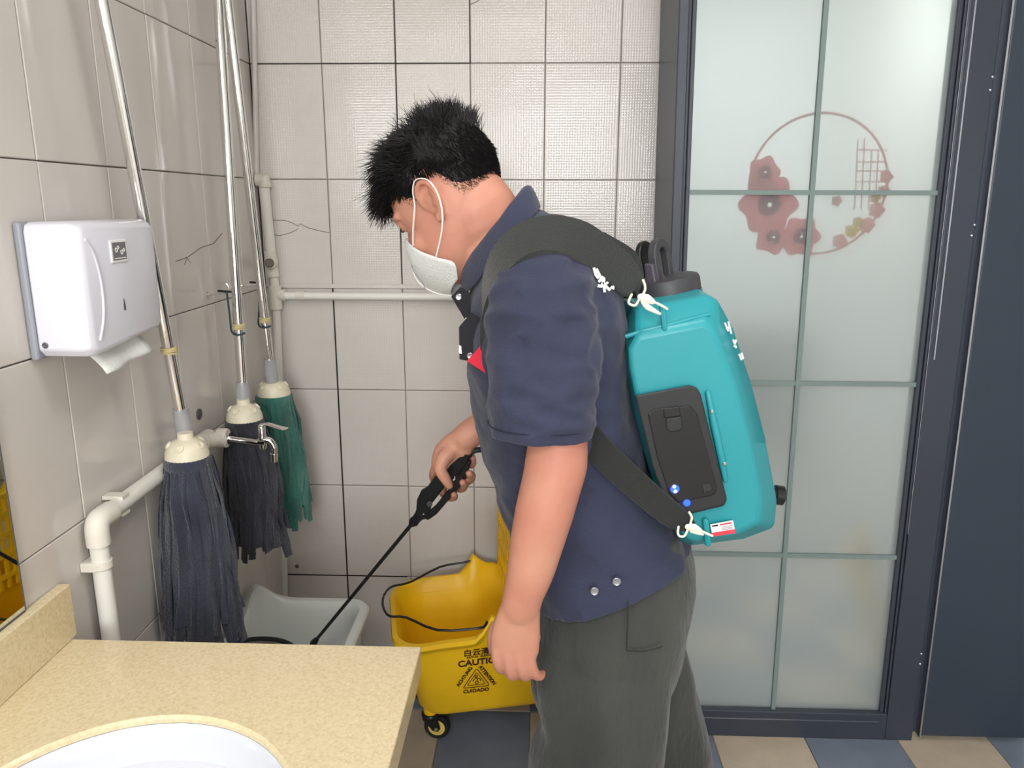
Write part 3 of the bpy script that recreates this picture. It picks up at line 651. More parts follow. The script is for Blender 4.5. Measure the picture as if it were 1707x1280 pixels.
# ================================================================== YELLOW BUCKET
bt = thing('mop_bucket', 'yellow wheeled mop bucket with caution print and wringer by the tiled wall', 'bucket', (-.1, 1.9, -H))
BR = math.radians(12.5); ca, sa = math.cos(BR), math.sin(BR)
BC = Vector((-.130, 1.935, 0)); hx, hy = .272, .185
def bl(x, y, z): return Vector((BC.x+x*ca-y*sa, BC.y+x*sa+y*ca, z))
lug = -.02
def lugz(x, y): return .052*math.exp(-((x-lug)/.022)**2)*(1 if abs(y) > hy*.9 else 0) + .03*math.exp(-((x-lug-.05)/.05)**2)*(1 if abs(y) > hy*.9 else 0)
BZ = -1.085
Qb, _ = rrect(0, 0, hx, hy, .085)
def br(ix, iy, z, h=1):
    out = []
    for x, y in Qb:
        kx = (hx-ix)/hx; ky = (hy-iy)/hy
        dip = -.012*math.exp(-((x+hx)/.08)**2)
        out.append(bl(x*kx, y*ky, z+(lugz(x, y)+dip)*h))
    return out
mb = MB(); mb.rings([br(.10, .100, -1.340, 0), br(.082, .078, -1.347, 0), br(.066, .062, -1.325, 0), br(.028, .03, BZ-.036, .4), br(.006, .008, BZ-.024, 1), br(0, 0, BZ-.012, 1), br(.002, .002, BZ, 1), br(.014, .014, BZ+.002, 1), br(.022, .022, BZ-.008, 1), br(.034, .034, BZ-.05, .5), br(.078, .075, -1.315, 0), br(.09, .09, -1.325, 0)])
mb.build('bucket_body', M['yellow'], bt)
# corner posts + casters
def caster(x, y, lab=None, ang=0.0):
    b0 = bl(x, y, -1.30); b1 = bl(x, y, -1.380)
    b_ = MB(); b_.tube([b0+Vector((0, 0, .02)), b0, b1], [.018, .021, .0195], n=18); b_.build('leg', M['yellow'], bt)
    w_ = b1+Vector((.017*math.cos(ang), .017*math.sin(ang)+.01, 0)); wc = Vector((w_.x, w_.y, -H+.0365)); ax = Vector((-math.sin(ang), math.cos(ang), 0))
    b_ = MB(); b_.lathe(b1+Vector((0, 0, .006)), [(.023, 0), (.026, -.006), (.024, -.016), (.01, -.02)], n=18)
    for s in (-1, 1):
        o_ = ax*s*.014
        b_.prism([b1+o_+Vector((-.02, 0, -.008)), b1+o_+Vector((.022, 0, -.008)), wc+o_+Vector((.012, 0, 0)), wc+o_+Vector((.004, 0, -.010)), wc+o_+Vector((-.010, 0, -.006))],
                 [p+ax*s*.003 for p in (b1+o_+Vector((-.02, 0, -.008)), b1+o_+Vector((.022, 0, -.008)), wc+o_+Vector((.012, 0, 0)), wc+o_+Vector((.004, 0, -.010)), wc+o_+Vector((-.010, 0, -.006)))])
    cs = b_.build('caster_fork', M['black'], bt, bevel=.001)
    b_ = MB(); b_.lathe(wc, [(.0225, -.011), (.033, -.012), (.0365, -.007), (.0365, .007), (.033, .012), (.0225, .011)], ax, 32, caps=False); b_.build('tyre', M['rubber'], cs)
    b_ = MB(); b_.lathe(wc, [(.004, -.0115), (.007, -.011), (.008, -.006), (.018, -.006), (.019, -.0115), (.0235, -.0115), (.0235, .0115), (.019, .0115), (.018, .006), (.008, .006), (.004, .0115)], ax, 28); b_.build('wheel_hub', mat('pale_yellow_hub', (240, 214, 110), .4) if 'hub' not in M else M['hub'], cs)
    b_ = MB(); b_.lathe(wc, [(.005, -.019), (.006, -.017), (.006, .017), (.005, .019)], ax, 12); b_.build('axle_bolt', M['chrome'], cs)
M['hub'] = mat('pale_yellow_hub', (240, 214, 110), .4)
caster(-.172, -.052, ang=-.1); caster(.19, -.105, ang=.4); caster(-.19, .10, ang=.5); caster(.19, .10, ang=1)
# wringer standing at the right end
w_ = MB(); R_ = []
def wr(x0, x1, y, z): return [bl(x0+.06, -y, z), bl(x1+.0, -y, z), bl(x1+.0, y, z), bl(x0+.06, y, z)]
def wl(x, y, z): return bl(x+.060, y, z)
mbw = MB(); mbw.rings([wr(.03, .20, .10, -1.28), wr(.0, .235, .135, -1.06), wr(-.005, .24, .14, -1.04)], True, False)
wg = mbw.build('wringer', M['yellow'], bt, smooth=False, solid=.005, bevel=.002)
for sgn in (-1, 1):
    mb = MB(); mb.prism([wl(-.012, sgn*.15, -1.07), wl(.18, sgn*.15, -1.07), wl(.18, sgn*.15, -.86), wl(.14, sgn*.15, -.80), wl(.03, sgn*.15, -.76), wl(-.005, sgn*.15, -.80)],
             [wl(-.012, sgn*.142, -1.07), wl(.18, sgn*.142, -1.07), wl(.18, sgn*.142, -.86), wl(.14, sgn*.142, -.80), wl(.03, sgn*.142, -.76), wl(-.005, sgn*.142, -.80)])
    mb.build('side_plate', M['yellow'], wg, smooth=False, bevel=.002)
mb = MB()
for k in range(11):
    y = -.135+.27*k/10
    mb.box((0, 0, 0), (0, 0, 0)) if False else mb.prism([wl(-.010, y-.005, -1.06), wl(-.002, y-.005, -1.06), wl(-.002, y-.005, -.80), wl(-.010, y-.005, -.80)], [wl(-.010, y+.005, -1.06), wl(-.002, y+.005, -1.06), wl(-.002, y+.005, -.80), wl(-.010, y+.005, -.80)])
for z in (-1.03, -.97, -.91, -.85, -.80):
    mb.prism([wl(-.012, -.14, z), wl(0, -.14, z), wl(0, -.14, z+.012), wl(-.012, -.14, z+.012)], [wl(-.012, .14, z), wl(0, .14, z), wl(0, .14, z+.012), wl(-.012, .14, z+.012)])
mb.build('wringer_grid', M['yellow'], wg, smooth=False)
mb = MB(); mb.tube([wl(.2, .16, -.95), wl(.23, .16, -.7), wl(.25, .16, -.58)], .011, n=12, rnd=True); mb.build('press_lever', M['yellow'], wg)
# wire bail
def atz(u, v, Z):
    d = FW + RT*((u-853.5)/FOC) + UP*((640-v)/FOC); return d*(Z/d.z)
wp = [atz(812, 1036, -1.03), atz(809, 1042, -1.04), atz(797, 1047, -1.05), atz(729, 1050, -1.055), atz(677, 1029, -1.055), atz(650, 1027, -1.055), atz(640, 1015, -1.056), atz(638, 1000, -1.057), atz(643, 987, -1.058), atz(655, 977, -1.058), atz(684, 970, -1.056), atz(733, 945, -1.05), atz(770, 938, -1.045), atz(789, 934, -1.04)]
mb = MB(); mb.tube(wp, .0034, n=8, smooth=3); mb.build('bail_handle', M['black'], bt)
# print on the near side
def side_pt(x, z):       # surface point of the near side
    t_ = (BZ-.036-z)/((BZ-.036)+1.325); iy = .03+(.062-.03)*t_; kx = 1
    return bl(x, -(hy-iy)-.0012, z)
def txt(s, size, x, z, rot=0, m='ink', name='lettering', bold=.0, parent=None):
    cu = bpy.data.curves.new('t', 'FONT'); cu.body = s; cu.size = size; cu.align_x = 'CENTER'; cu.align_y = 'CENTER'; cu.offset = bold; cu.extrude = .0004
    o = bpy.data.objects.new('t', cu); C.objects.link(o); dg = bpy.context.evaluated_depsgraph_get(); me = bpy.data.meshes.new_from_object(o.evaluated_get(dg)); bpy.data.objects.remove(o)
    bb = MB(); cr_, sr = math.cos(rot), math.sin(rot)
    bb.v = [side_pt(x+v.co.x*cr_-v.co.y*sr, z+v.co.x*sr+v.co.y*cr_) + Vector((0, -v.co.z, 0)) for v in me.vertices]; bb.f = [tuple(p.vertices) for p in me.polygons]
    return bb.build(name, M[m], bt, smooth=False, recalc=False)
# text anchor: image (800,1150) ~ x local
def loc_of(u, v):
    # intersect sight line with the near side plane
    d = FW + RT*((u-853.5)/FOC) + UP*((640-v)/FOC); n_ = Vector((sa, -ca, 0)); p0 = side_pt(0, -1.25)
    tt = p0.dot(n_)/d.dot(n_); p = d*tt; q = p-BC; return (q.x*ca+q.y*sa, p.z)
def T_(s, u, v, size, rot=0, bold=0, name='lettering'):
    x, z = loc_of(u, v); txt(s, size, x, z, rot, name=name, bold=bold)
T_('白云清洁', 800, 1080.5, .023, .03, .0005); T_('BAIYUN  CLEANING', 801, 1088, .0085, .03, .0003); T_('CAUTION', 801, 1098.5, .027, .03, .0009)
T_('ACHTUNG', 774, 1126, .0140, math.radians(58), .0005); T_('ATTENTION', 812, 1124, .0140, math.radians(-58), .0005); T_('CUIDADO', 794, 1152, .0150, 0, .0006)
cx_, cz_ = loc_of(794, 1133)
def stroke(P, wd, name='pictogram', close=False):
    mb = MB(); P = [Vector(p) for p in P]
    if close: P = P+[P[0], P[1]]
    mb.tube([side_pt(cx_+p.x, cz_+p.y)+Vector((0, .0002, 0)) for p in P], wd, n=6); return mb
def tri(s, r):
    V3 = [Vector((0, s)), Vector((-s*.9, -s*.55)), Vector((s*.9, -s*.55))]; P = []
    for i in range(3):
        a, v_, b_ = V3[i-1], V3[i], V3[(i+1) % 3]
        da = (a-v_).normalized()*r; db = (b_-v_).normalized()*r
        for k in range(5):
            t_ = k/4; P.append((v_+da)*(1-t_)**2+v_*2*t_*(1-t_)+(v_+db)*t_**2)
    return P
stroke(tri(.040, .007), .0011, close=True).build('triangle_outline', M['ink'], bt)
stroke(tri(.027, .004), .0009, close=True).build('triangle_outline', M['ink'], bt)
mb = MB()
for P in ([(math.cos(a)*.0035-.001, .0135+math.sin(a)*.0035) for a in [k*PI/5 for k in range(11)]], [(-.001, .009), (.003, .004), (.001, -.002), (.006, -.006), (.002, -.012)], [(-.001, .009), (-.006, .004), (-.010, -.002)], [(.002, .007), (.009, .004), (.012, -.003)], [(.001, -.002), (-.004, -.006), (0, -.012)]):
    q = stroke([Vector(p) for p in P], .0012); mb.add(q.v, q.f)
mb.build('pictogram', M['ink'], bt)

# ================================================================== PERSON
man = thing('person', 'man in navy work shirt, dark trousers and white mask bending over a spray wand', 'person', (.1, 1.3, -H))
TOR = [  # front, back, Y, half width, exponent
    (781, 452, 884, 340, 1.30, .066, 2.0), (786, 500, 930, 365, 1.30, .135, 2.2), (783, 545, 985, 402, 1.30, .185, 2.4), (784, 600, 1032, 475, 1.30, .200, 2.5),
    (791, 660, 1046, 570, 1.30, .185, 2.5), (803, 720, 1056, 670, 1.30, .172, 2.4), (821, 790, 1078, 765, 1.30, .165, 2.4), (841, 850, 1108, 835, 1.30, .166, 2.4), (864, 915, 1130, 862, 1.30, .170, 2.4), (886, 984, 1148, 886, 1.30, .178, 2.4)]
NA = [((895, 500), 1.170, .045, .045), ((907, 570), 1.128, .048, .046), ((925, 670), 1.10, .047, .046), ((930, 722), 1.095, .0440, .042), ((927, 772), 1.09, .0472, .044), ((919, 808), 1.085, .0455, .043), ((907, 855), 1.08, .0445, .041), ((896, 900), 1.078, .0415, .038), ((885, 950), 1.076, .0365, .033), ((873, 990), 1.076, .0315, .027), ((868, 1012), 1.077, .0305, .024)]
body = MB()
loftpx(body, [(q[0], q[1], q[2], q[3], q[4], q[5], q[6]) for q in TOR[1:]] + [(893, 1030, 1150, 960, 1.30, .178, 2.4), (905, 1110, 1125, 1060, 1.30, .15, 2.4)], k=4, n=32, inset=.028)
# head
psi, pit = math.radians(23), math.radians(33)
fwd = Vector((-math.cos(psi)*math.cos(pit), math.sin(psi)*math.cos(pit), -math.sin(pit))); lft = Vector((-math.sin(psi), -math.cos(psi), 0)); hup = fwd.cross(lft)
HC = at(716, 345, 1.235) - lft*.073
HM = Matrix((fwd, lft, hup)).transposed()
def hp(x, y, z): return HC + HM @ Vector((x, y, z))
HS = [(.137, .0, -.035, .02), (.130, .035, -.068, .045), (.112, .062, -.088, .062), (.085, .080, -.099, .071), (.055, .089, -.103, .0755), (.030, .092, -.101, .0755), (.012, .090, -.096, .074), (.000, .085, -.090, .073), (-.025, .084, -.074, .070), (-.050, .085, -.055, .065), (-.075, .084, -.035, .056), (-.095, .080, -.012, .044), (-.108, .070, .015, .030), (-.113, .058, .028, .016)]
def hsec(q, n=40, add=0):
    z, f, b_, wd = q; c = (f+b_)/2; a = (f-b_)/2+add; out = []
    for j in range(n):
        t_ = 2*PI*j/n; x = math.cos(t_); y = math.sin(t_)
        e = .92 if x > 0 else .95
        out.append((c+a*spow(x, e), (wd+add)*spow(y, .88), z+(add if z > .1 else 0)))
    return out
HQ = []
for i in range(len(HS)-1):
    for j in range(3):
        HQ.append([cr(HS[max(i-1, 0)][c], HS[i][c], HS[i+1][c], HS[min(i+2, len(HS)-1)][c], j/3) for c in range(4)])
HQ.append(HS[-1])
body.rings([[hp(*p) for p in hsec(q)] for q in HQ])
# brow, nose, eye sockets suggested by lids, cheek, ears
body.tube([hp(.086, .0, .012), hp(.096, 0, -.008), hp(.101, 0, -.026), hp(.097, 0, -.036)], [.009, .010, .012, .012], n=12, smooth=3, rnd=True)
for s in (1, -1):
    body.tube([hp(.086, s*.012, .026), hp(.083, s*.035, .031), hp(.070, s*.052, .027)], [.008, .009, .008], n=10, smooth=3, rnd=True)
    body.ell(hp(.0745, s*.033, .013), (.014, .014, .012))
    body.ell(hp(.052, s*.042, -.030), (.026, .022, .026))
    body.ell(hp(.093, s*.011, -.033), (.009, .008, .008))
    # ear: helix rim, inner bowl plate, lobe
    ex = -.004
    rim = [(ex+.006, .072, -.004), (ex+.010, .078, .012), (ex+.004, .086, .028), (ex-.012, .090, .034), (ex-.024, .091, .024), (ex-.027, .089, .006), (ex-.020, .084, -.012), (ex-.008, .078, -.024)]
    body.tube([hp(x, s*y, z) for x, y, z in rim], [.0045, .005, .005, .0052, .0052, .005, .0055, .0065], n=9, smooth=4, rnd=True)
    body.tube([hp(ex-.008, s*.080, .020), hp(ex-.012, s*.080, .004), hp(ex-.006, s*.075, -.012)], [(.014, .004), (.014, .004), (.011, .004)], n=12, smooth=3, ref=tuple(lft), rnd=True)
    body.ell(hp(ex-.006, s*.078, -.024), (.008, .006, .009))
    body.ell(hp(ex+.006, s*.074, .002), (.005, .006, .006))
    body.tube([hp(ex-.016, s*.086, .018), hp(ex-.019, s*.087, .004), hp(ex-.012, s*.083, -.008)], .0038, n=8, smooth=3)
# neck
body.tube([hp(-.020, 0, .012), hp(-.030, 0, -.030), at(806, 385, 1.30), at(838, 415, 1.30), at(868, 470, 1.30)], [(.066, .058), (.070, .058), (.076, .062), (.080, .075), (.085, .11)], n=28, smooth=4)
# near arm
def limb(L, n=26, k=4):
    body.tube([at(u, v, Y) for (u, v), Y, a, b_ in L], [(a, b_) for _, _, a, b_ in L], n=n, smooth=k, rnd=True)
limb(NA)
# near hand
limb([((869, 1008), 1.078, .0300, .023), ((864, 1032), 1.080, .0350, .0185), ((860, 1058), 1.083, .0395, .0175), ((858, 1084), 1.086, .0390, .0165)], k=4)
def fing(P, r): body.tube([at(u, v, Y) for u, v, Y in P], r, n=12, smooth=4, rnd=True)
fing([(836, 1060, 1.087), (830, 1084, 1.084), (831, 1104, 1.086), (836, 1114, 1.100), (842, 1110, 1.122), (846, 1098, 1.130)], [.0100, .0112, .0104, .0098, .0092, .0082])
fing([(849, 1064, 1.085), (847, 1090, 1.080), (850, 1115, 1.083), (855, 1125, 1.098), (860, 1119, 1.122), (862, 1104, 1.130)], [.0100, .0116, .0106, .0100, .0094, .0084])
fing([(863, 1064, 1.085), (865, 1090, 1.080), (870, 1116, 1.083), (876, 1126, 1.098), (880, 1119, 1.122), (880, 1104, 1.130)], [.0100, .0114, .0104, .0098, .0092, .0084])
fing([(877, 1060, 1.086), (881, 1086, 1.083), (886, 1110, 1.086), (893, 1124, 1.094), (901, 1127, 1.104), (904, 1122, 1.112)], [.0095, .0106, .0096, .0088, .0078, .0062])
fing([(845, 1030, 1.095), (828, 1052, 1.105), (825, 1078, 1.120), (836, 1096, 1.135), (852, 1102, 1.142)], [.0150, .0140, .0124, .0110, .0095])
# far arm
limb([((880, 455), 1.455, .05, .05), ((900, 570), 1.49, .046, .046), ((895, 655), 1.505, .042, .042), ((868, 690), 1.495, .040, .038), ((828, 703), 1.465, .0345, .033), ((800, 713), 1.445, .0300, .028), ((775, 729), 1.435, .0275, .025)])
body.tube([at(779, 728, 1.437), at(760, 743, 1.438), at(746, 757, 1.442), at(737, 773, 1.447)], [(.0270, .024), (.0290, .022), (.0290, .020), (.0230, .018)], n=20, smooth=4, rnd=True)
body.ell(at(770, 748, 1.435), (.022, .018, .020))
fing([(756, 748, 1.430), (741, 762, 1.418), (734, 781, 1.410), (742, 797, 1.410), (749, 809, 1.414)], [.0160, .0150, .0125, .0112, .0085])
fing([(734, 766, 1.455), (725, 784, 1.470), (724, 798, 1.492), (742, 825, 1.496), (756, 829, 1.474), (757, 824, 1.452)], [.0120, .0105, .0100, .0095, .0088, .0072])
fing([(742, 764, 1.460), (738, 785, 1.485), (750, 806, 1.502), (768, 814, 1.488), (774, 808, 1.462), (771, 804, 1.442)], [.0120, .0108, .0100, .0098, .0092, .0076])
fing([(752, 758, 1.460), (753, 776, 1.487), (766, 794, 1.500), (782, 800, 1.484), (786, 793, 1.458), (782, 789, 1.438)], [.0120, .0108, .0100, .0098, .0092, .0076])
fing([(764, 750, 1.455), (772, 762, 1.478), (782, 772, 1.478), (787, 773, 1.465), (787, 763, 1.452)], [.0120, .0105, .0096, .0090, .0082])
# legs inside the trousers
for P in ([(1010, 1040, 1.215, .085), (1000, 1250, 1.20, .075), (1000, 1450, 1.20, .055), (1010, 1640, 1.21, .05), (1020, 1900, 1.225, .04)], [(1040, 1040, 1.385, .085), (1075, 1250, 1.395, .07), (1110, 1400, 1.40, .055), (1150, 1560, 1.41, .05), (1180, 1760, 1.42, .04)]):
    body.tube([at(u, v, Y) for u, v, Y, r in P], [r for *_, r in P], n=20, smooth=3, rnd=True)
bo = body.build('body', M['skin'], man)
d = bo.modifiers.new('r', 'REMESH'); d.mode = 'VOXEL'; d.voxel_size = .0030; d.use_smooth_shade = True
d = bo.modifiers.new('m', 'SMOOTH'); d.factor = .6; d.iterations = 4
# eyelid line and brow (near eye)
mb = MB()
for s in (1, -1):
    mb.tube([hp(.0885, s*.020, .010), hp(.0885, s*.032, .008), hp(.0805, s*.045, .011)], [.0008, .0014, .0006], n=6, smooth=4)
mb.build('eyelashes', M['lip'], man)
mb = MB(); rg = random.Random(3)
for s in (1, -1):
    for k in range(70):
        q = rg.random(); y = .014+.040*q; x = .0950-.012*q-.30*max(q-.5, 0)**2*.12; z = .030+.006*math.sin(q*PI)+rg.uniform(-.0028, .0028)
        mb.tube([hp(x, s*y, z), hp(x-.001, s*(y+.008), z+.0015)], [.0007, .0002], n=3)
mb.build('eyebrows', M['hair'], man, kind='stuff')
# ---- hair
hair = MB(); rg = random.Random(11)
def hsurf(z, t_):
    for i in range(len(HQ)-1):
        if HQ[i][0] >= z >= HQ[i+1][0]:
            k = (HQ[i][0]-z)/(HQ[i][0]-HQ[i+1][0]+1e-9); q = [HQ[i][c]*(1-k)+HQ[i+1][c]*k for c in range(4)]; break
    else: q = HQ[0]
    z_, f, b_, wd = q; c = (f+b_)/2; a = (f-b_)/2
    x = c+a*spow(math.cos(t_), .92); y = wd*spow(math.sin(t_), .88)
    n_ = Vector((math.cos(t_)/max(a, .02), math.sin(t_)/max(wd, .02), (z-.03)/.011/10*1.0)); n_ = Vector(((x+.005)/.095**2, y/.075**2, (z-.02)/.115**2)).normalized()
    return Vector((x, y, z)), n_
def hairline(x, y):     # lowest z with hair for a given angle
    pass
def hl(x, ay):        # height of the hairline
    if x > .045: return .066-.012*(ay/.07)
    if x > .018: return .010+.050*max(0, (x-.030)/.018)
    if x > .006: return .006+.0*x
    if x > -.030: return .034
    if x > -.055: return .034-(-.030-x)/.025*.044
    return -.010-.012*min(1, (-.055-x)/.03)
R_ = []
NA_ = 96
for k in range(26):
    row = []
    for j in range(NA_):
        t_ = 2*PI*j/NA_; z = .05
        for _ in range(6): z = hl(hsurf(z, t_)[0].x, abs(hsurf(z, t_)[0].y))+.013
        s_ = k/25; zz = z+(.1365-z)*s_; p, n_ = hsurf(zz, t_); row.append(hp(*(p+n_*(-.001+.0035*min(1, s_*3)))))
    R_.append(row)
hair.rings(R_, False, True)
def strand(p, n_, dr, L, w_, curl=0, seg=3):
    P = [p-n_*.002]; d_ = (n_*.5+dr*.5).normalized(); r = [w_]
    for k in range(seg):
        d_ = (d_+dr*.45+Vector((rg.gauss(0, curl), rg.gauss(0, curl), rg.gauss(0, curl)))).normalized()
        P.append(P[-1]+d_*L/seg); r.append(w_*(1-(k+1)/seg*.85))
    hair.tube([hp(*p_) for p_ in P], r, n=3, ref=tuple(lft))
cnt = 0
while cnt < 15000:
    z = rg.uniform(-.055, .136); t_ = rg.uniform(-PI, PI)
    if z > .125 and rg.random() < .4: continue
    p, n_ = hsurf(z, t_); x, y = p.x, p.y
    front = max(0, x)
    # hairline: forehead z>.06, temples, above ears, nape
    zl_ = hl(x, abs(y))
    if z < zl_+rg.uniform(-.004, .010): continue
    cnt += 1
    top = z > .080 + .02*(x < -.05) + rg.gauss(0, .010)
    if top or (x > .05 and z > .062):
        m = rg.random()
        L = rg.uniform(.022, .038)
        dr = Vector((.45+.5*rg.random(), rg.gauss(0, .45)+y*4, .18+rg.gauss(0, .35)))
        if x > .035: dr = Vector((.75, rg.gauss(0, .3)+y*3, -.55+rg.gauss(0, .25))); L = rg.uniform(.03, .055)
        if x < -.03: dr = Vector((-.15+rg.gauss(0, .4), rg.gauss(0, .4), .8)); L = rg.uniform(.022, .038)
        q_ = p*38; dr += Vector((noise.noise(q_), noise.noise(q_+Vector((7, 3, 1))), noise.noise(q_+Vector((1, 8, 4)))))*1.1
        strand(p, n_, dr.normalized(), L*(1+.5*noise.noise(p*30)), .0011, .16)
    elif z > .045:
        strand(p, n_, Vector((-.1 if x < 0 else .35, 0, -.9)).normalized(), rg.uniform(.011, .019), .0011, .16, 3)
    else:
        k = (z-zl_)/.05; strand(p, n_, Vector((-.2, 0, -1)).normalized(), rg.uniform(.0025, .004)+.008*max(0, min(k, 1)), .00045+.0005*max(0, min(k, 1)), .1, 2)
# loose curls standing on the crown
for k in range(220):
    x = rg.uniform(-.085, .03); yy = rg.uniform(-.05, .05); p, n_ = hsurf(.122, math.atan2(yy, x+.02)); p = Vector((x, yy, .128-abs(x+.02)*.25))
    dr = Vector((rg.gauss(-.3, .6), rg.gauss(0, .5), 1)).normalized(); strand(p, Vector((0, 0, 1)), dr, rg.uniform(.03, .058), .0010, .45, 6)
ho = hair.build('hair', M['hair'], man, smooth=False, kind='stuff', recalc=False, label='short black hair, spiky on top and faded at the sides')
# ---- mask
mb = MB(); ridge = [(.106, -.006), (.118, -.028), (.127, -.058), (.122, -.082), (.104, -.106), (.082, -.122)]
edge = [(.092, .024, -.002), (.076, .052, -.022), (.058, .067, -.046), (.032, .073, -.074), (.012, .072, -.096), (.032, .050, -.116)]
NS, NT = 20, 12; rp = interp([(x, 0, z) for x, z in ridge], 4); ep = interp(edge, 4); R_ = []
for i in range(len(rp)):
    row = []
    for j in range(-NT, NT+1):
        a = abs(j)/NT; s = 1 if j >= 0 else -1; b0 = rp[i]; b1 = Vector((ep[i].x, ep[i].y*s, ep[i].z))
        p = b0*(1-a)+b1*a; bul = .006*math.sin(PI*a); p += Vector((.7*bul, s*bul*.9, 0)); row.append(hp(*p))
    R_.append(row)
mb.rings(R_, False, False, close=False); mk = mb.build('face_mask', M['mask'], man, solid=.0012, label='white folded respirator mask')
mb = MB(); mb.tube([hp(x+.0012, 0, z) for x, z in ridge], .0010, n=6, smooth=4); mb.build('mask_seam', M['white'], mk)
mb = MB()
pp = [Vector((.096, .030, -.048)), Vector((.089, .046, -.064)), Vector((.094, .030, -.082)), Vector((.100, .022, -.096))]
mb.tube([hp(p.x+.006, p.y+.007, p.z) for p in pp], .0008, n=5); mb.build('mask_stitch', M['absgrey'], mk)
for s in (1, -1):
    mb = MB(); mb.tube([hp(.066, s*.062, -.030), hp(.040, s*.0775, -.010), hp(.018, s*.082, .012), hp(.004, s*.086, .0335), hp(-.014, s*.0945, .040), hp(-.031, s*.094, .028), hp(-.033, s*.091, .004), hp(-.022, s*.086, -.022), hp(-.002, s*.082, -.046), hp(.032, s*.0765, -.072)], [(.0009, .0024)]*10, n=8, smooth=5, ref=tuple(lft))
    mb.build('ear_loop', M['white'], mk)

# ---- shirt
fT = fold(.007, 9, 9, 13, 1); fT2 = fold(.0035, 22, 22, 30, 4)
mb = MB(); loftpx(mb, TOR, k=8, n=96, disp=lambda p: fT(p)+fT2(p)-.004)
def sleeve(rows, seed):
    f1 = fold(.006, 12, 10, 22, seed); f2 = fold(.0045, 20, 20, 34, seed+3)
    loftpx(mb, rows, k=9, n=80, disp=lambda p: f1(p)+f2(p)-.004)
sleeve([(858, 412, 938, 400, 1.225, .045, 2.0), (832, 432, 962, 412, 1.186, .060, 2.1), (815, 478, 984, 458, 1.155, .070, 2.2), (810, 545, 994, 528, 1.135, .074, 2.3), (811, 605, 1000, 596, 1.12, .073, 2.3), (812, 665, 992, 660, 1.11, .069, 2.3), (814, 700, 990, 703, 1.105, .068, 2.3), (815, 721, 989, 724, 1.105, .068, 2.3)], 2)
sleeve([(850, 435, 930, 420, 1.38, .04, 2.0), (830, 470, 950, 440, 1.42, .060, 2.1), (815, 520, 965, 510, 1.46, .072, 2.2), (825, 600, 965, 590, 1.485, .07, 2.3), (832, 660, 955, 650, 1.495, .062, 2.3)], 7)
shirt = mb.build('shirt', M['navy'], man, label='navy short-sleeved work shirt with red chest patch')
d = shirt.modifiers.new('r', 'REMESH'); d.mode = 'VOXEL'; d.voxel_size = .0035; d.use_smooth_shade = True
d = shirt.modifiers.new('m', 'SMOOTH'); d.factor = .6; d.iterations = 5
# sleeve hem stitching
mb = MB(); q = sec((813.5, 701, 991, 705, 1.105, .0695, 2.3), 48); mb.tube(q+[q[0]], .0009, n=5); mb.build('hem_seam', M['seam'], shirt)
# collar
def cring(fu, fv, bu, bv, wd, n=44, gap=.16, Y=1.30):
    P1 = at(fu, fv, Y); P2 = at(bu, bv, Y); c = (P1+P2)/2; A = (P1-P2)/2
    return [c+A*spow(math.cos(a), .95)+Vector((0, -wd*spow(math.sin(a), .95), 0)) for a in [gap+(2*PI-2*gap)*j/(n-1) for j in range(n)]]
mb = MB(); f3 = fold(.003, 20, 20, 20, 9)
R_ = [cring(786, 474, 872, 345, .066), cring(776, 452, 866, 318, .064), cring(771, 444, 876, 309, .066), cring(767, 450, 886, 309, .072), cring(766, 462, 893, 322, .083), cring(770, 480, 899, 337, .098), cring(776, 494, 902, 348, .108)]
R_ = [[p+Vector((0, 0, f3(p))) for p in r] for r in R_]
mb.rings(R_, False, False, close=False); mb.build('collar', M['navy'], shirt, solid=.002, subsurf=1)
# chest pocket flaps, patches, snaps
def patch(P, Y0, Y1, name, m, parent=shirt, bevel=.001, label=None):
    mb = MB(); mb.prism([at(u, v, Y0) for u, v in P], [at(u, v, Y1) for u, v in P]); return mb.build(name, M[m], parent, smooth=False, bevel=bevel, label=label)
M['flap'] = mat('black_flap_fabric', (30, 31, 38), .85)
patch([(752, 494), (768, 478), (784, 488), (783, 535), (774, 531)], 1.215, 1.225, 'pocket_flap', 'flap', label='black pocket flap sticking out')
patch([(765, 545), (786, 520), (800, 530), (800, 605), (766, 599)], 1.172, 1.186, 'pocket_flap', 'flap', label='black pocket flap with snap')
patch([(778, 602), (802, 575), (812, 578), (812, 624)], 1.142, 1.160, 'red_patch', 'red', label='red chest patch')
patch([(765, 575), (769, 577), (770, 590), (765, 589)], 1.1705, 1.1715, 'flap_logo', 'print_white')
for (u, v, Y, nm) in [(765, 495, 1.214, 'snap_button'), (784, 593, 1.171, 'snap_button')]:
    mb = MB(); mb.lathe(at(u, v, Y), [(.0052, .001), (.0052, -.0015), (.004, -.0025), (.001, -.002)], (0, 1, 0), 16); mb.build(nm, M['silver'], shirt)
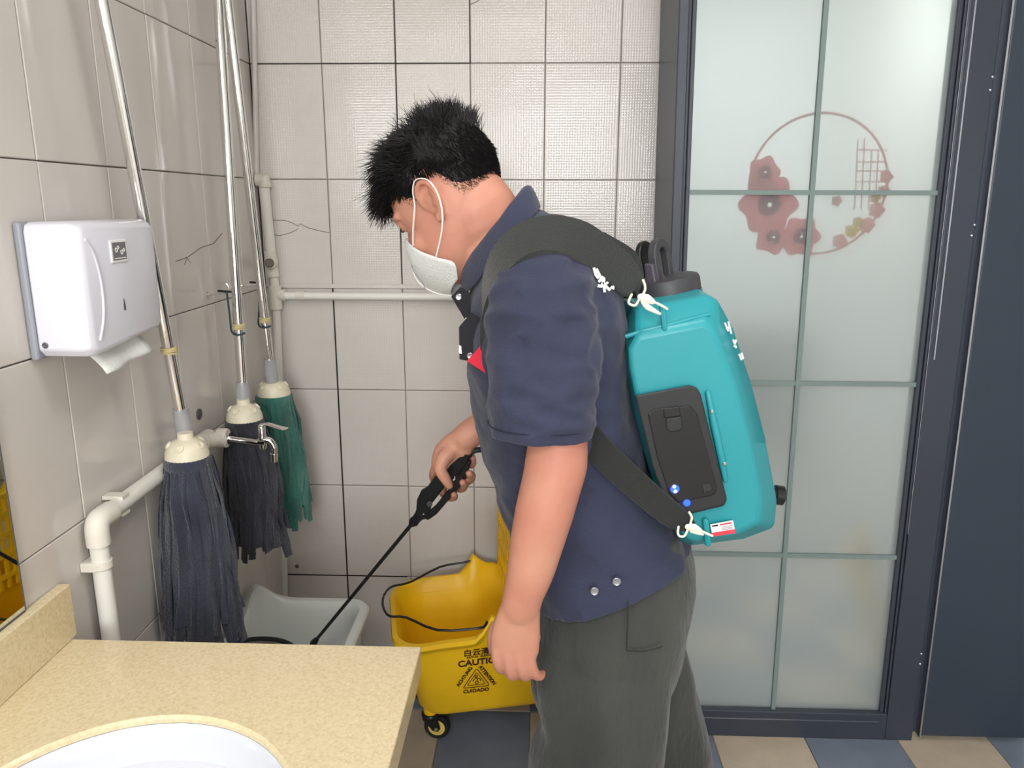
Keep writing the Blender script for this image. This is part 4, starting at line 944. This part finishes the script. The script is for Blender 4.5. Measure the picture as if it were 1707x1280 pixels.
# white characters on the back and a small mark on the chest
mb = MB()
def gl(P, Y, wd=.0018):
    mb.tube([at(u, v, Y) for u, v in P], [(wd, .0008)]*len(P), n=6, smooth=2)
for P in [[(989, 446), (992, 458), (997, 464)], [(993, 448), (998, 458), (1001, 463)], [(997, 470), (1004, 462), (1006, 468), (1000, 479)], [(1003, 466), (1006, 478), (1007, 487)], [(1005, 472), (1011, 479), (1016, 484)], [(998, 474), (997, 479)], [(1010, 470), (1012, 473)], [(1017, 478), (1022, 481), (1020, 477)]]:
    gl([(u+1, v) for u, v in P], 1.138, .0020)
mb.build('back_lettering', M['print_white'], shirt, label='white brush characters on the back')
mb = MB(); gl([(774, 540), (777, 533), (781, 530)], 1.2, .0018); gl([(778, 538), (780, 534), (776, 530)], 1.2, .0014); mb.build('chest_lettering', M['print_white'], shirt)
for (u, v) in [(991, 986), (1028, 970)]:
    mb = MB(); mb.lathe(at(u, v, 1.112), [(.0068, .004), (.0068, .0005), (.0058, -.0004), (.0045, .0), (.001, 0)], (0, 1, 0), 20); mb.build('snap_button', M['silver'], shirt)
# ---- trousers
fP = fold(.006, 8, 8, 5, 12); fP2 = fold(.0025, 20, 20, 9, 15)
dP = lambda p: fP(p)+fP2(p)-.003
mb = MB()
loftpx(mb, [(896, 935, 1126, 852, 1.30, .158, 2.4), (893, 968, 1142, 895, 1.30, .165, 2.4), (890, 1005, 1154, 935, 1.30, .172, 2.5), (888, 1060, 1150, 985, 1.30, .176, 2.5), (888, 1110, 1136, 1040, 1.30, .172, 2.5), (893, 1150, 1122, 1100, 1.30, .160, 2.5), (910, 1180, 1100, 1140, 1.30, .13, 2.4)], k=6, n=80, disp=dP)
loftpx(mb, [(905, 1040, 1120, 1000, 1.22, .07, 2.2), (892, 1110, 1122, 1090, 1.21, .088, 2.3), (897, 1160, 1117, 1145, 1.205, .094, 2.3), (904, 1205, 1112, 1195, 1.20, .096, 2.3), (884, 1245, 1106, 1240, 1.20, .097, 2.3), (880, 1300, 1100, 1300, 1.20, .097, 2.3), (890, 1450, 1105, 1450, 1.205, .09, 2.3), (905, 1650, 1125, 1650, 1.21, .085, 2.3), (915, 1880, 1140, 1880, 1.22, .085, 2.3)], k=8, n=72, disp=dP)
loftpx(mb, [(930, 1040, 1120, 1010, 1.38, .07, 2.2), (925, 1110, 1140, 1080, 1.385, .085, 2.3), (940, 1160, 1158, 1140, 1.39, .09, 2.3), (960, 1220, 1174, 1210, 1.395, .09, 2.3), (985, 1290, 1188, 1285, 1.40, .09, 2.3), (1020, 1420, 1210, 1420, 1.405, .085, 2.3), (1060, 1580, 1245, 1580, 1.41, .082, 2.3), (1085, 1740, 1270, 1740, 1.42, .082, 2.3)], k=8, n=72, disp=dP)
tro = mb.build('trousers', M['trouser'], man, label='faded black wide-leg corduroy trousers')
d = tro.modifiers.new('r', 'REMESH'); d.mode = 'VOXEL'; d.voxel_size = .0045; d.use_smooth_shade = True
d = tro.modifiers.new('m', 'SMOOTH'); d.factor = .5; d.iterations = 3
mb = MB()
for P, Yq in [([(1047, 1002), (1046, 1040), (1044, 1084)], 1.110), ([(1044, 1084), (1075, 1085), (1105, 1077)], 1.115)]:
    mb.tube([at(u, v, Yq) for u, v in P], .0013, n=5, smooth=3)
mb.build('pocket_seam', M['tseam'], tro)
# shoes
def shoe(u, v, Y):
    a = at(u, v, Y); mb = MB(); R_ = []
    for (dx_, hw, h) in [(.07, .025, .05), (.06, .036, .085), (.02, .038, .10), (-.03, .038, .09), (-.08, .044, .062), (-.13, .046, .048), (-.17, .038, .038), (-.19, .018, .02)]:
        R_.append([Vector((a.x+dx_, a.y+hw*math.cos(q), -H+.002+max(0, h*(.5+.5*math.sin(q))))) for q in [2*PI*k/16 for k in range(16)]])
    mb.rings(R_); mb.build('shoe', M['shoe'], man, subsurf=1)
shoe(1020, 1900, 1.225); shoe(1180, 1760, 1.42)

# ================================================================== BACKPACK SPRAYER
bp = thing('backpack_sprayer', 'teal plastic knapsack sprayer tank with black lid on the man\'s back', 'sprayer', (.3, 1.3, -.5))
full = [(1044, 560), (1062, 512), (1180, 490), (1196, 500), (1222, 548), (1252, 640), (1278, 740), (1296, 835), (1292, 880), (1240, 899), (1160, 909), (1136, 905), (1105, 850), (1080, 770), (1058, 690), (1044, 610)]
near = [(1048, 583), (1064, 560), (1172, 538), (1187, 545), (1200, 575), (1226, 645), (1250, 740), (1268, 828), (1266, 872), (1228, 890), (1160, 901), (1143, 896), (1114, 846), (1090, 770), (1066, 690), (1050, 615)]
def poly3(P, Y): return [at(u, v, Y) for u, v in P]
def mixp(a, b_, t_): return [(p[0]*(1-t_)+q[0]*t_, p[1]*(1-t_)+q[1]*t_) for p, q in zip(a, b_)]
# real-size profiles: keep x,z of the full profile at its own depth for the far half
F3 = poly3(full, 1.185); N3 = poly3(near, 1.135)
far = [Vector((p.x, 1.44, p.z)) for p in F3]; cN = sum(N3, Vector())/16; farN = [Vector((p.x, 1.49, p.z)) for p in N3]
mb = MB(); mb.rings([N3, F3, far, farN]); mb.build('tank', M['teal'], bp, bevel=.007, segs=3)
# moulded ridge near the top
mb = MB(); mb.tube([at(1043, 561, 1.150), at(1075, 551, 1.145), at(1107, 543, 1.145)], .0035, n=8); mb.build('moulded_ridge', M['teal'], bp); mb = MB(); mb.tube([at(1110, 543, 1.145), at(1150, 532, 1.146), at(1182, 524, 1.150)], .0035, n=8); mb.build('moulded_ridge', M['teal'], bp); mb = MB()
mb.tube([at(1180, 655, 1.130), at(1191, 710, 1.130), at(1203, 765, 1.130), at(1209, 800, 1.130)], [.004, .006, .006, .004], n=10, rnd=True); mb.build('moulded_ridge', M['teal'], bp)
# strap lugs
mb = MB(); mb.tube([at(1104, 512, 1.142), at(1108, 548, 1.139)], [.005, .004], n=8, rnd=True); mb.build('strap_lug', M['teal'], bp); mb = MB(); mb.tube([at(1176, 868, 1.128), at(1180, 905, 1.130)], [.005, .0055], n=8, rnd=True); mb.build('strap_lug', M['teal'], bp)
# neck & lid
lax = Vector((-.20, 0, 1)).normalized(); lc = at(1116, 508, 1.30)
mb = MB(); mb.lathe(lc, [(.064, -.03), (.064, .004), (.057, .006), (.057, .020), (.050, .022), (.050, .03)], lax, 40); mb.build('filler_neck', M['tealdark'], bp)
mb = MB()
mb.lathe(lc, [(.053, .012), (.056, .015), (.056, .040), (.053, .046), (.047, .048), (.010, .049)], lax, 48)
lid = mb.build('lid', M['lidgrey'], bp)
# carrying loop: two upright ears
def loopart(cu, cv, Y, hw, hh, th, m, nm):
    c = at(cu, cv, Y); mb = MB(); A = []
    for k in range(13): a = PI*k/12; A.append((math.cos(a)*hw, hh+math.sin(a)*hw))
    O = [(hw, -.0)]+A+[(-hw, 0)]
    X = Vector((0, 1, 0)); Z = lax; N_ = Vector((1, 0, .2)).normalized()
    mb.prism([c+X*a+Z*b_-N_*th for a, b_ in O], [c+X*a+Z*b_+N_*th for a, b_ in O]); return mb.build(nm, M[m], lid, bevel=.002)
c0 = lc+lax*.047
def up_ear(off, hw, hh, th, m, lean=0, ring=False):
    c = c0+Vector((off, 0, -off*.2)); mb = MB(); X = Vector((.5, .87, .1)).normalized(); Z = (lax+Vector((lean, 0, 0))).normalized(); N_ = X.cross(Z).normalized()
    O = [(hw, -.004)]+[(math.cos(PI*k/12)*hw, hh+math.sin(PI*k/12)*hw*.9) for k in range(13)]+[(-hw, -.004)]
    if ring:
        I = [(hw*.55, -.004)]+[(math.cos(PI*k/12)*hw*.55, hh+math.sin(PI*k/12)*hw*.45) for k in range(13)]+[(-hw*.55, -.004)]
        f = lambda P, s: [c+X*a+Z*b_+N_*th*s for a, b_ in P]
        mb.rings([f(O, -1), f(O, 1), f(I, 1), f(I, -1), f(O, -1)], False, False, close=False)
    else: mb.prism([c+X*a+Z*b_-N_*th for a, b_ in O], [c+X*a+Z*b_+N_*th for a, b_ in O])
    return mb
up_ear(-.004, .034, .034, .0065, 'lidgrey', ring=True).build('carry_loop', M['lidgrey'], lid, bevel=.002)
up_ear(-.030, .030, .028, .005, 'black').build('carry_loop', M['black'], lid, bevel=.002, label='darker rear loop')
mb = MB(); c = c0+Vector((-.022, -.022, 0))
Xq = Vector((.5, .87, 0)); Nq = Vector((.87, -.5, 0))
mb.prism([c+Nq*a+Xq*b_-lax*.012 for a, b_ in ((-.010, -.018), (.010, -.018), (.010, .018), (-.010, .018))], [c+Nq*a+Xq*b_+lax*.026 for a, b_ in ((-.008, -.016), (.008, -.016), (.008, .016), (-.008, .016))])
mb.build('vent_block', M['purple'], lid, bevel=.003, smooth=False)
# battery bay on the near face
bayP = [(1058, 659), (1150, 642), (1162, 646), (1168, 657), (1212, 832), (1207, 843), (1128, 862), (1112, 846), (1088, 780)]
def plate(P, Y0, Y1, name, m, parent, bevel=.002, **k):
    mb = MB(); mb.prism(poly3(P, Y0), poly3(P, Y1)); return mb.build(name, M[m], parent, smooth=False, bevel=bevel, **k)
M['bayblack'] = mat('matt_black_panel', (38, 40, 42), .5); M['baydark'] = mat('gloss_black_panel', (30, 31, 33), .35)
bay = plate(bayP, 1.118, 1.139, 'battery_bay', 'bayblack', bp, .003)
plate([(1080, 690), (1090, 681), (1150, 676), (1162, 690), (1196, 815), (1190, 825), (1130, 838), (1115, 822), (1095, 760)], 1.1155, 1.119, 'battery_door', 'baydark', bay, .002)
plate([(1106, 681), (1133, 677), (1135, 693), (1107, 697)], 1.1135, 1.1165, 'latch_recess', 'black', bay)
plate([(1110, 698), (1136, 694), (1138, 714), (1132, 719), (1116, 720), (1111, 714)], 1.1125, 1.1165, 'latch', 'bayblack', bay)
plate([(1170, 808), (1184, 806), (1188, 818), (1173, 822)], 1.1135, 1.116, 'charge_port_cover', 'bayblack', bay)
for (u, v, m, r) in [(1124, 811, 'glow_white', .0024), (1126, 819, 'glow_white', .0024), (1145, 838, 'glow_blue', .0055), (1125, 815, 'glow_blue', .0068)]:
    mb = MB(); mb.lathe(at(u, v, 1.1155 if m == 'glow_blue' else 1.1145), [(r, .001), (r, -.0008), (r*.5, -.001)], (0, 1, 0), 14); mb.build('indicator_led', M[m], bay, label='lit blue indicator light' if m == 'glow_blue' else None)
for (u, v) in [(1187, 686), (1208, 773), (1170, 688), (1191, 775)]:
    mb = MB(); mb.lathe(at(u, v, 1.123), [(.0030, .006), (.0030, -.001), (.002, -.002), (.0004, -.002)], (0, 1, 0), 10); mb.build('screw', M['silver'], bp)
# label
plate([(1184, 874), (1222, 867), (1226, 888), (1188, 894)], 1.1255, 1.127, 'maker_label', 'print_white', bp, 0)
plate([(1187, 888), (1225, 882), (1226, 888.5), (1188, 894.5)], 1.125, 1.1254, 'label_band', 'print_red', bp, 0)
plate([(1186, 876), (1197, 874), (1197, 877), (1187, 878)], 1.125, 1.1254, 'label_print', 'black', bp, 0)
plate([(1200, 873.5), (1220, 870), (1220, 872.5), (1200, 876)], 1.125, 1.1254, 'label_print', 'print_red', bp, 0)
for k in range(3): plate([(1203, 878+k*2.6), (1221, 875+k*2.6), (1221, 876+k*2.6), (1203, 879+k*2.6)], 1.125, 1.1254, 'label_print', 'print_grey', bp, 0)
# white lettering on the outer bevel
mb = MB()
for P in [[(1208, 538), (1214, 552)], [(1214, 536), (1219, 556)], [(1210, 548), (1218, 545)], [(1222, 566), (1227, 580)], [(1227, 566), (1224, 578)], [(1232, 590), (1236, 600)], [(1236, 588), (1239, 598)]]:
    mb.tube([at(u, v, 1.166) for u, v in P], .0015, n=6)
mb.build('tank_lettering', M['print_white'], bp)
# outlet knob low on the outer side
mb = MB(); c = at(1290, 822, 1.30); mb.lathe(c+Vector((-.02, 0, 0)), [(.015, 0), (.015, .02), (.0175, .022), (.0175, .036), (.014, .038), (.002, .038)], (1, 0, -.12), 20); mb.build('outlet_knob', M['black'], bp)
# shoulder straps
def ribbon(path, name, m, th=.006, k=5, label=None):
    # path entries: centre (u,v,Y), half-width vector
    P = interp([tuple(at(*q[0])) for q in path], k); Wv = interp([tuple(q[1]) for q in path], k); R_ = []
    for i, p in enumerate(P):
        T_2 = (P[min(i+1, len(P)-1)]-P[max(i-1, 0)]).normalized(); w_2 = Wv[i]; nn = T_2.cross(w_2).normalized()*th/2; e = w_2*.93
        R_.append([p+w_2, p+e+nn, p+e*.5+nn*1.25, p-e*.5+nn*1.25, p-e+nn, p-w_2, p-e-nn, p+e-nn])
    mb = MB(); mb.rings(R_); return mb.build(name, M[m], bp, label=label)
ribbon([((812, 600, 1.168), (.0, -.022, -.004)), ((811, 540, 1.155), (0, -.022, -.004)), ((817, 480, 1.146), (.006, -.022, -.010)), ((838, 436, 1.142), (.010, -.022, -.020)), ((872, 404, 1.140), (.006, -.020, -.024)), ((915, 392, 1.142), (-.002, -.018, -.026)), ((960, 400, 1.148), (-.012, -.014, -.026)), ((1000, 424, 1.158), (-.016, -.010, -.022)), ((1032, 450, 1.172), (-.016, -.010, -.021)), ((1056, 478, 1.185), (-.012, -.008, -.015))], 'shoulder_strap', 'blackfoam', .016, label='padded near shoulder strap')
ribbon([((815, 560, 1.43), (0, .022, 0)), ((812, 470, 1.43), (0, .022, 0)), ((850, 390, 1.42), (0, .024, 0)), ((920, 368, 1.41), (0, .026, 0)), ((985, 392, 1.40), (0, .028, .004)), ((1020, 414, 1.40), (0, .028, .006)), ((1048, 444, 1.39), (0, .026, .006)), ((1058, 480, 1.38), (0, .02, 0))], 'shoulder_strap', 'blackfoam', .020, label='padded far shoulder strap')
ribbon([((992, 402, 1.20), (-.004, -.010, -.008)), ((1022, 425, 1.215), (-.010, -.010, -.016)), ((1045, 448, 1.225), (-.010, -.01, -.020)), ((1056, 478, 1.23), (-.006, -.01, -.018))], 'strap_pad', 'blackmatt', .03)
ribbon([((955, 690, 1.105+.075), (-.014, -.0, -.018)), ((990, 740, 1.135), (-.014, 0, -.019)), ((1040, 790, 1.118), (-.014, 0, -.018)), ((1095, 838, 1.112), (-.013, 0, -.017)), ((1128, 864, 1.112), (-.012, 0, -.015)), ((1150, 878, 1.114), (-.008, 0, -.008))], 'lower_strap', 'blackmatt', .004, label='flat lower webbing strap')
# wire hooks
def whook(P, body_, Y, nm='strap_hook'):
    mb = MB()
    for q in P: mb.tube([at(u, v, Y) for u, v in q], .0019, n=8, smooth=4, rnd=True)
    for q, r in body_: mb.tube([at(u, v, Y-.002) for u, v in q], r, n=10, smooth=3, rnd=True)
    mb.build(nm, M['cream_hook'], bp)
whook([[(1053, 491), (1048, 502), (1050, 507), (1059, 509), (1065, 500), (1070, 494)], [(1072, 467), (1075, 475), (1075, 484), (1070, 494)], [(1092, 504), (1104, 510), (1112, 515)]], [([(1068, 495), (1078, 498), (1088, 503)], [(.005, .002), (.007, .0025), (.004, .002)]), ([(1070, 503), (1080, 512), (1100, 523)], [(.002, .0015), (.0045, .002), (.002, .0015)])], 1.128)
whook([[(1131, 878), (1130, 889), (1134, 894), (1141, 893), (1146, 884), (1148, 878)], [(1149, 854), (1153, 862), (1151, 872), (1148, 878)], [(1166, 884), (1178, 889), (1187, 893)]], [([(1147, 878), (1156, 880), (1167, 885)], [(.005, .002), (.0072, .0025), (.004, .002)]), ([(1152, 886), (1162, 888), (1172, 891)], [(.002, .0015), (.003, .002), (.0015, .0015)])], 1.104)

# ================================================================== SPRAY WAND
wt = thing('spray_wand', 'black spray lance with trigger grip held over the white tub', 'spray wand', tuple(at(740, 810, 1.45)))
def Yc(v): return 1.432+(v-755)/111*.055
def wpoly(P, hw, name, m='black', bevel=.002, off=0):
    mb = MB(); mb.prism([at(u, v, Yc(v)-hw+off) for u, v in P], [at(u, v, Yc(v)+hw+off) for u, v in P]); return mb.build(name, M[m], wt, smooth=False, bevel=bevel)
wpoly([(727, 792), (745, 776), (760, 763), (774, 755), (784, 760), (781, 770), (770, 783), (757, 797), (741, 812), (721, 838), (717, 852), (709, 866), (698, 866), (690, 861), (694, 849), (695, 833), (703, 816), (713, 810)], .0135, 'grip_body', bevel=.004)
wpoly([(787, 767), (781, 785), (768, 810), (752, 829), (728, 857), (714, 867), (706, 864), (714, 852), (727, 841), (747, 816), (765, 790), (776, 770)], .010, 'trigger', bevel=.003)
mb = MB(); mb.tube([at(716, 840, Yc(840)-.014), at(716, 840, Yc(840)-.019)], .006, n=14); mb.build('lock_knob', M['rubber'], wt)
for (u, v) in [(706, 857), (758, 795)]:
    mb = MB(); mb.lathe(at(u, v, Yc(v)-.0135), [(.0018, .001), (.0016, -.001), (.0004, -.0012)], (0, 1, 0), 8); mb.build('rivet', M['silver'], wt)
n0 = at(702, 856, Yc(856)); n1 = at(686, 874, Yc(874)); tip = at(524, 1070, 1.735)
mb = MB(); mb.tube([n0, n1], [.012, .0072], n=16); mb.tube([at(692, 867, Yc(867)), at(689, 871, Yc(871))], .0105, n=14); mb.build('lance_nut', M['black'], wt)
mb = MB(); mb.tube([n1, tip], .0043, n=12); mb.build('lance', M['black'], wt)
dd = (tip-n1).normalized()
mb = MB(); mb.tube([tip-dd*.022, tip-dd*.010, tip+dd*.006, tip+dd*.02], [.0048, .0075, .0095, .006], n=14); mb.build('nozzle', M['black'], wt)
mb = MB(); mb.tube([at(771, 766, 1.437), at(783, 755, 1.437)], [.010, .0085], n=14); mb.tube([at(783, 755, 1.437), at(791, 751, 1.437), at(803, 749.5, 1.44), at(818, 753, 1.46), at(850, 775, 1.52), at(930, 830, 1.535), at(1050, 880, 1.53), at(1150, 890, 1.50), at(1180, 870, 1.485)], .0058, n=10, smooth=6); mb.build('hose', M['rubber'], wt)
bpy.context.view_layer.update()
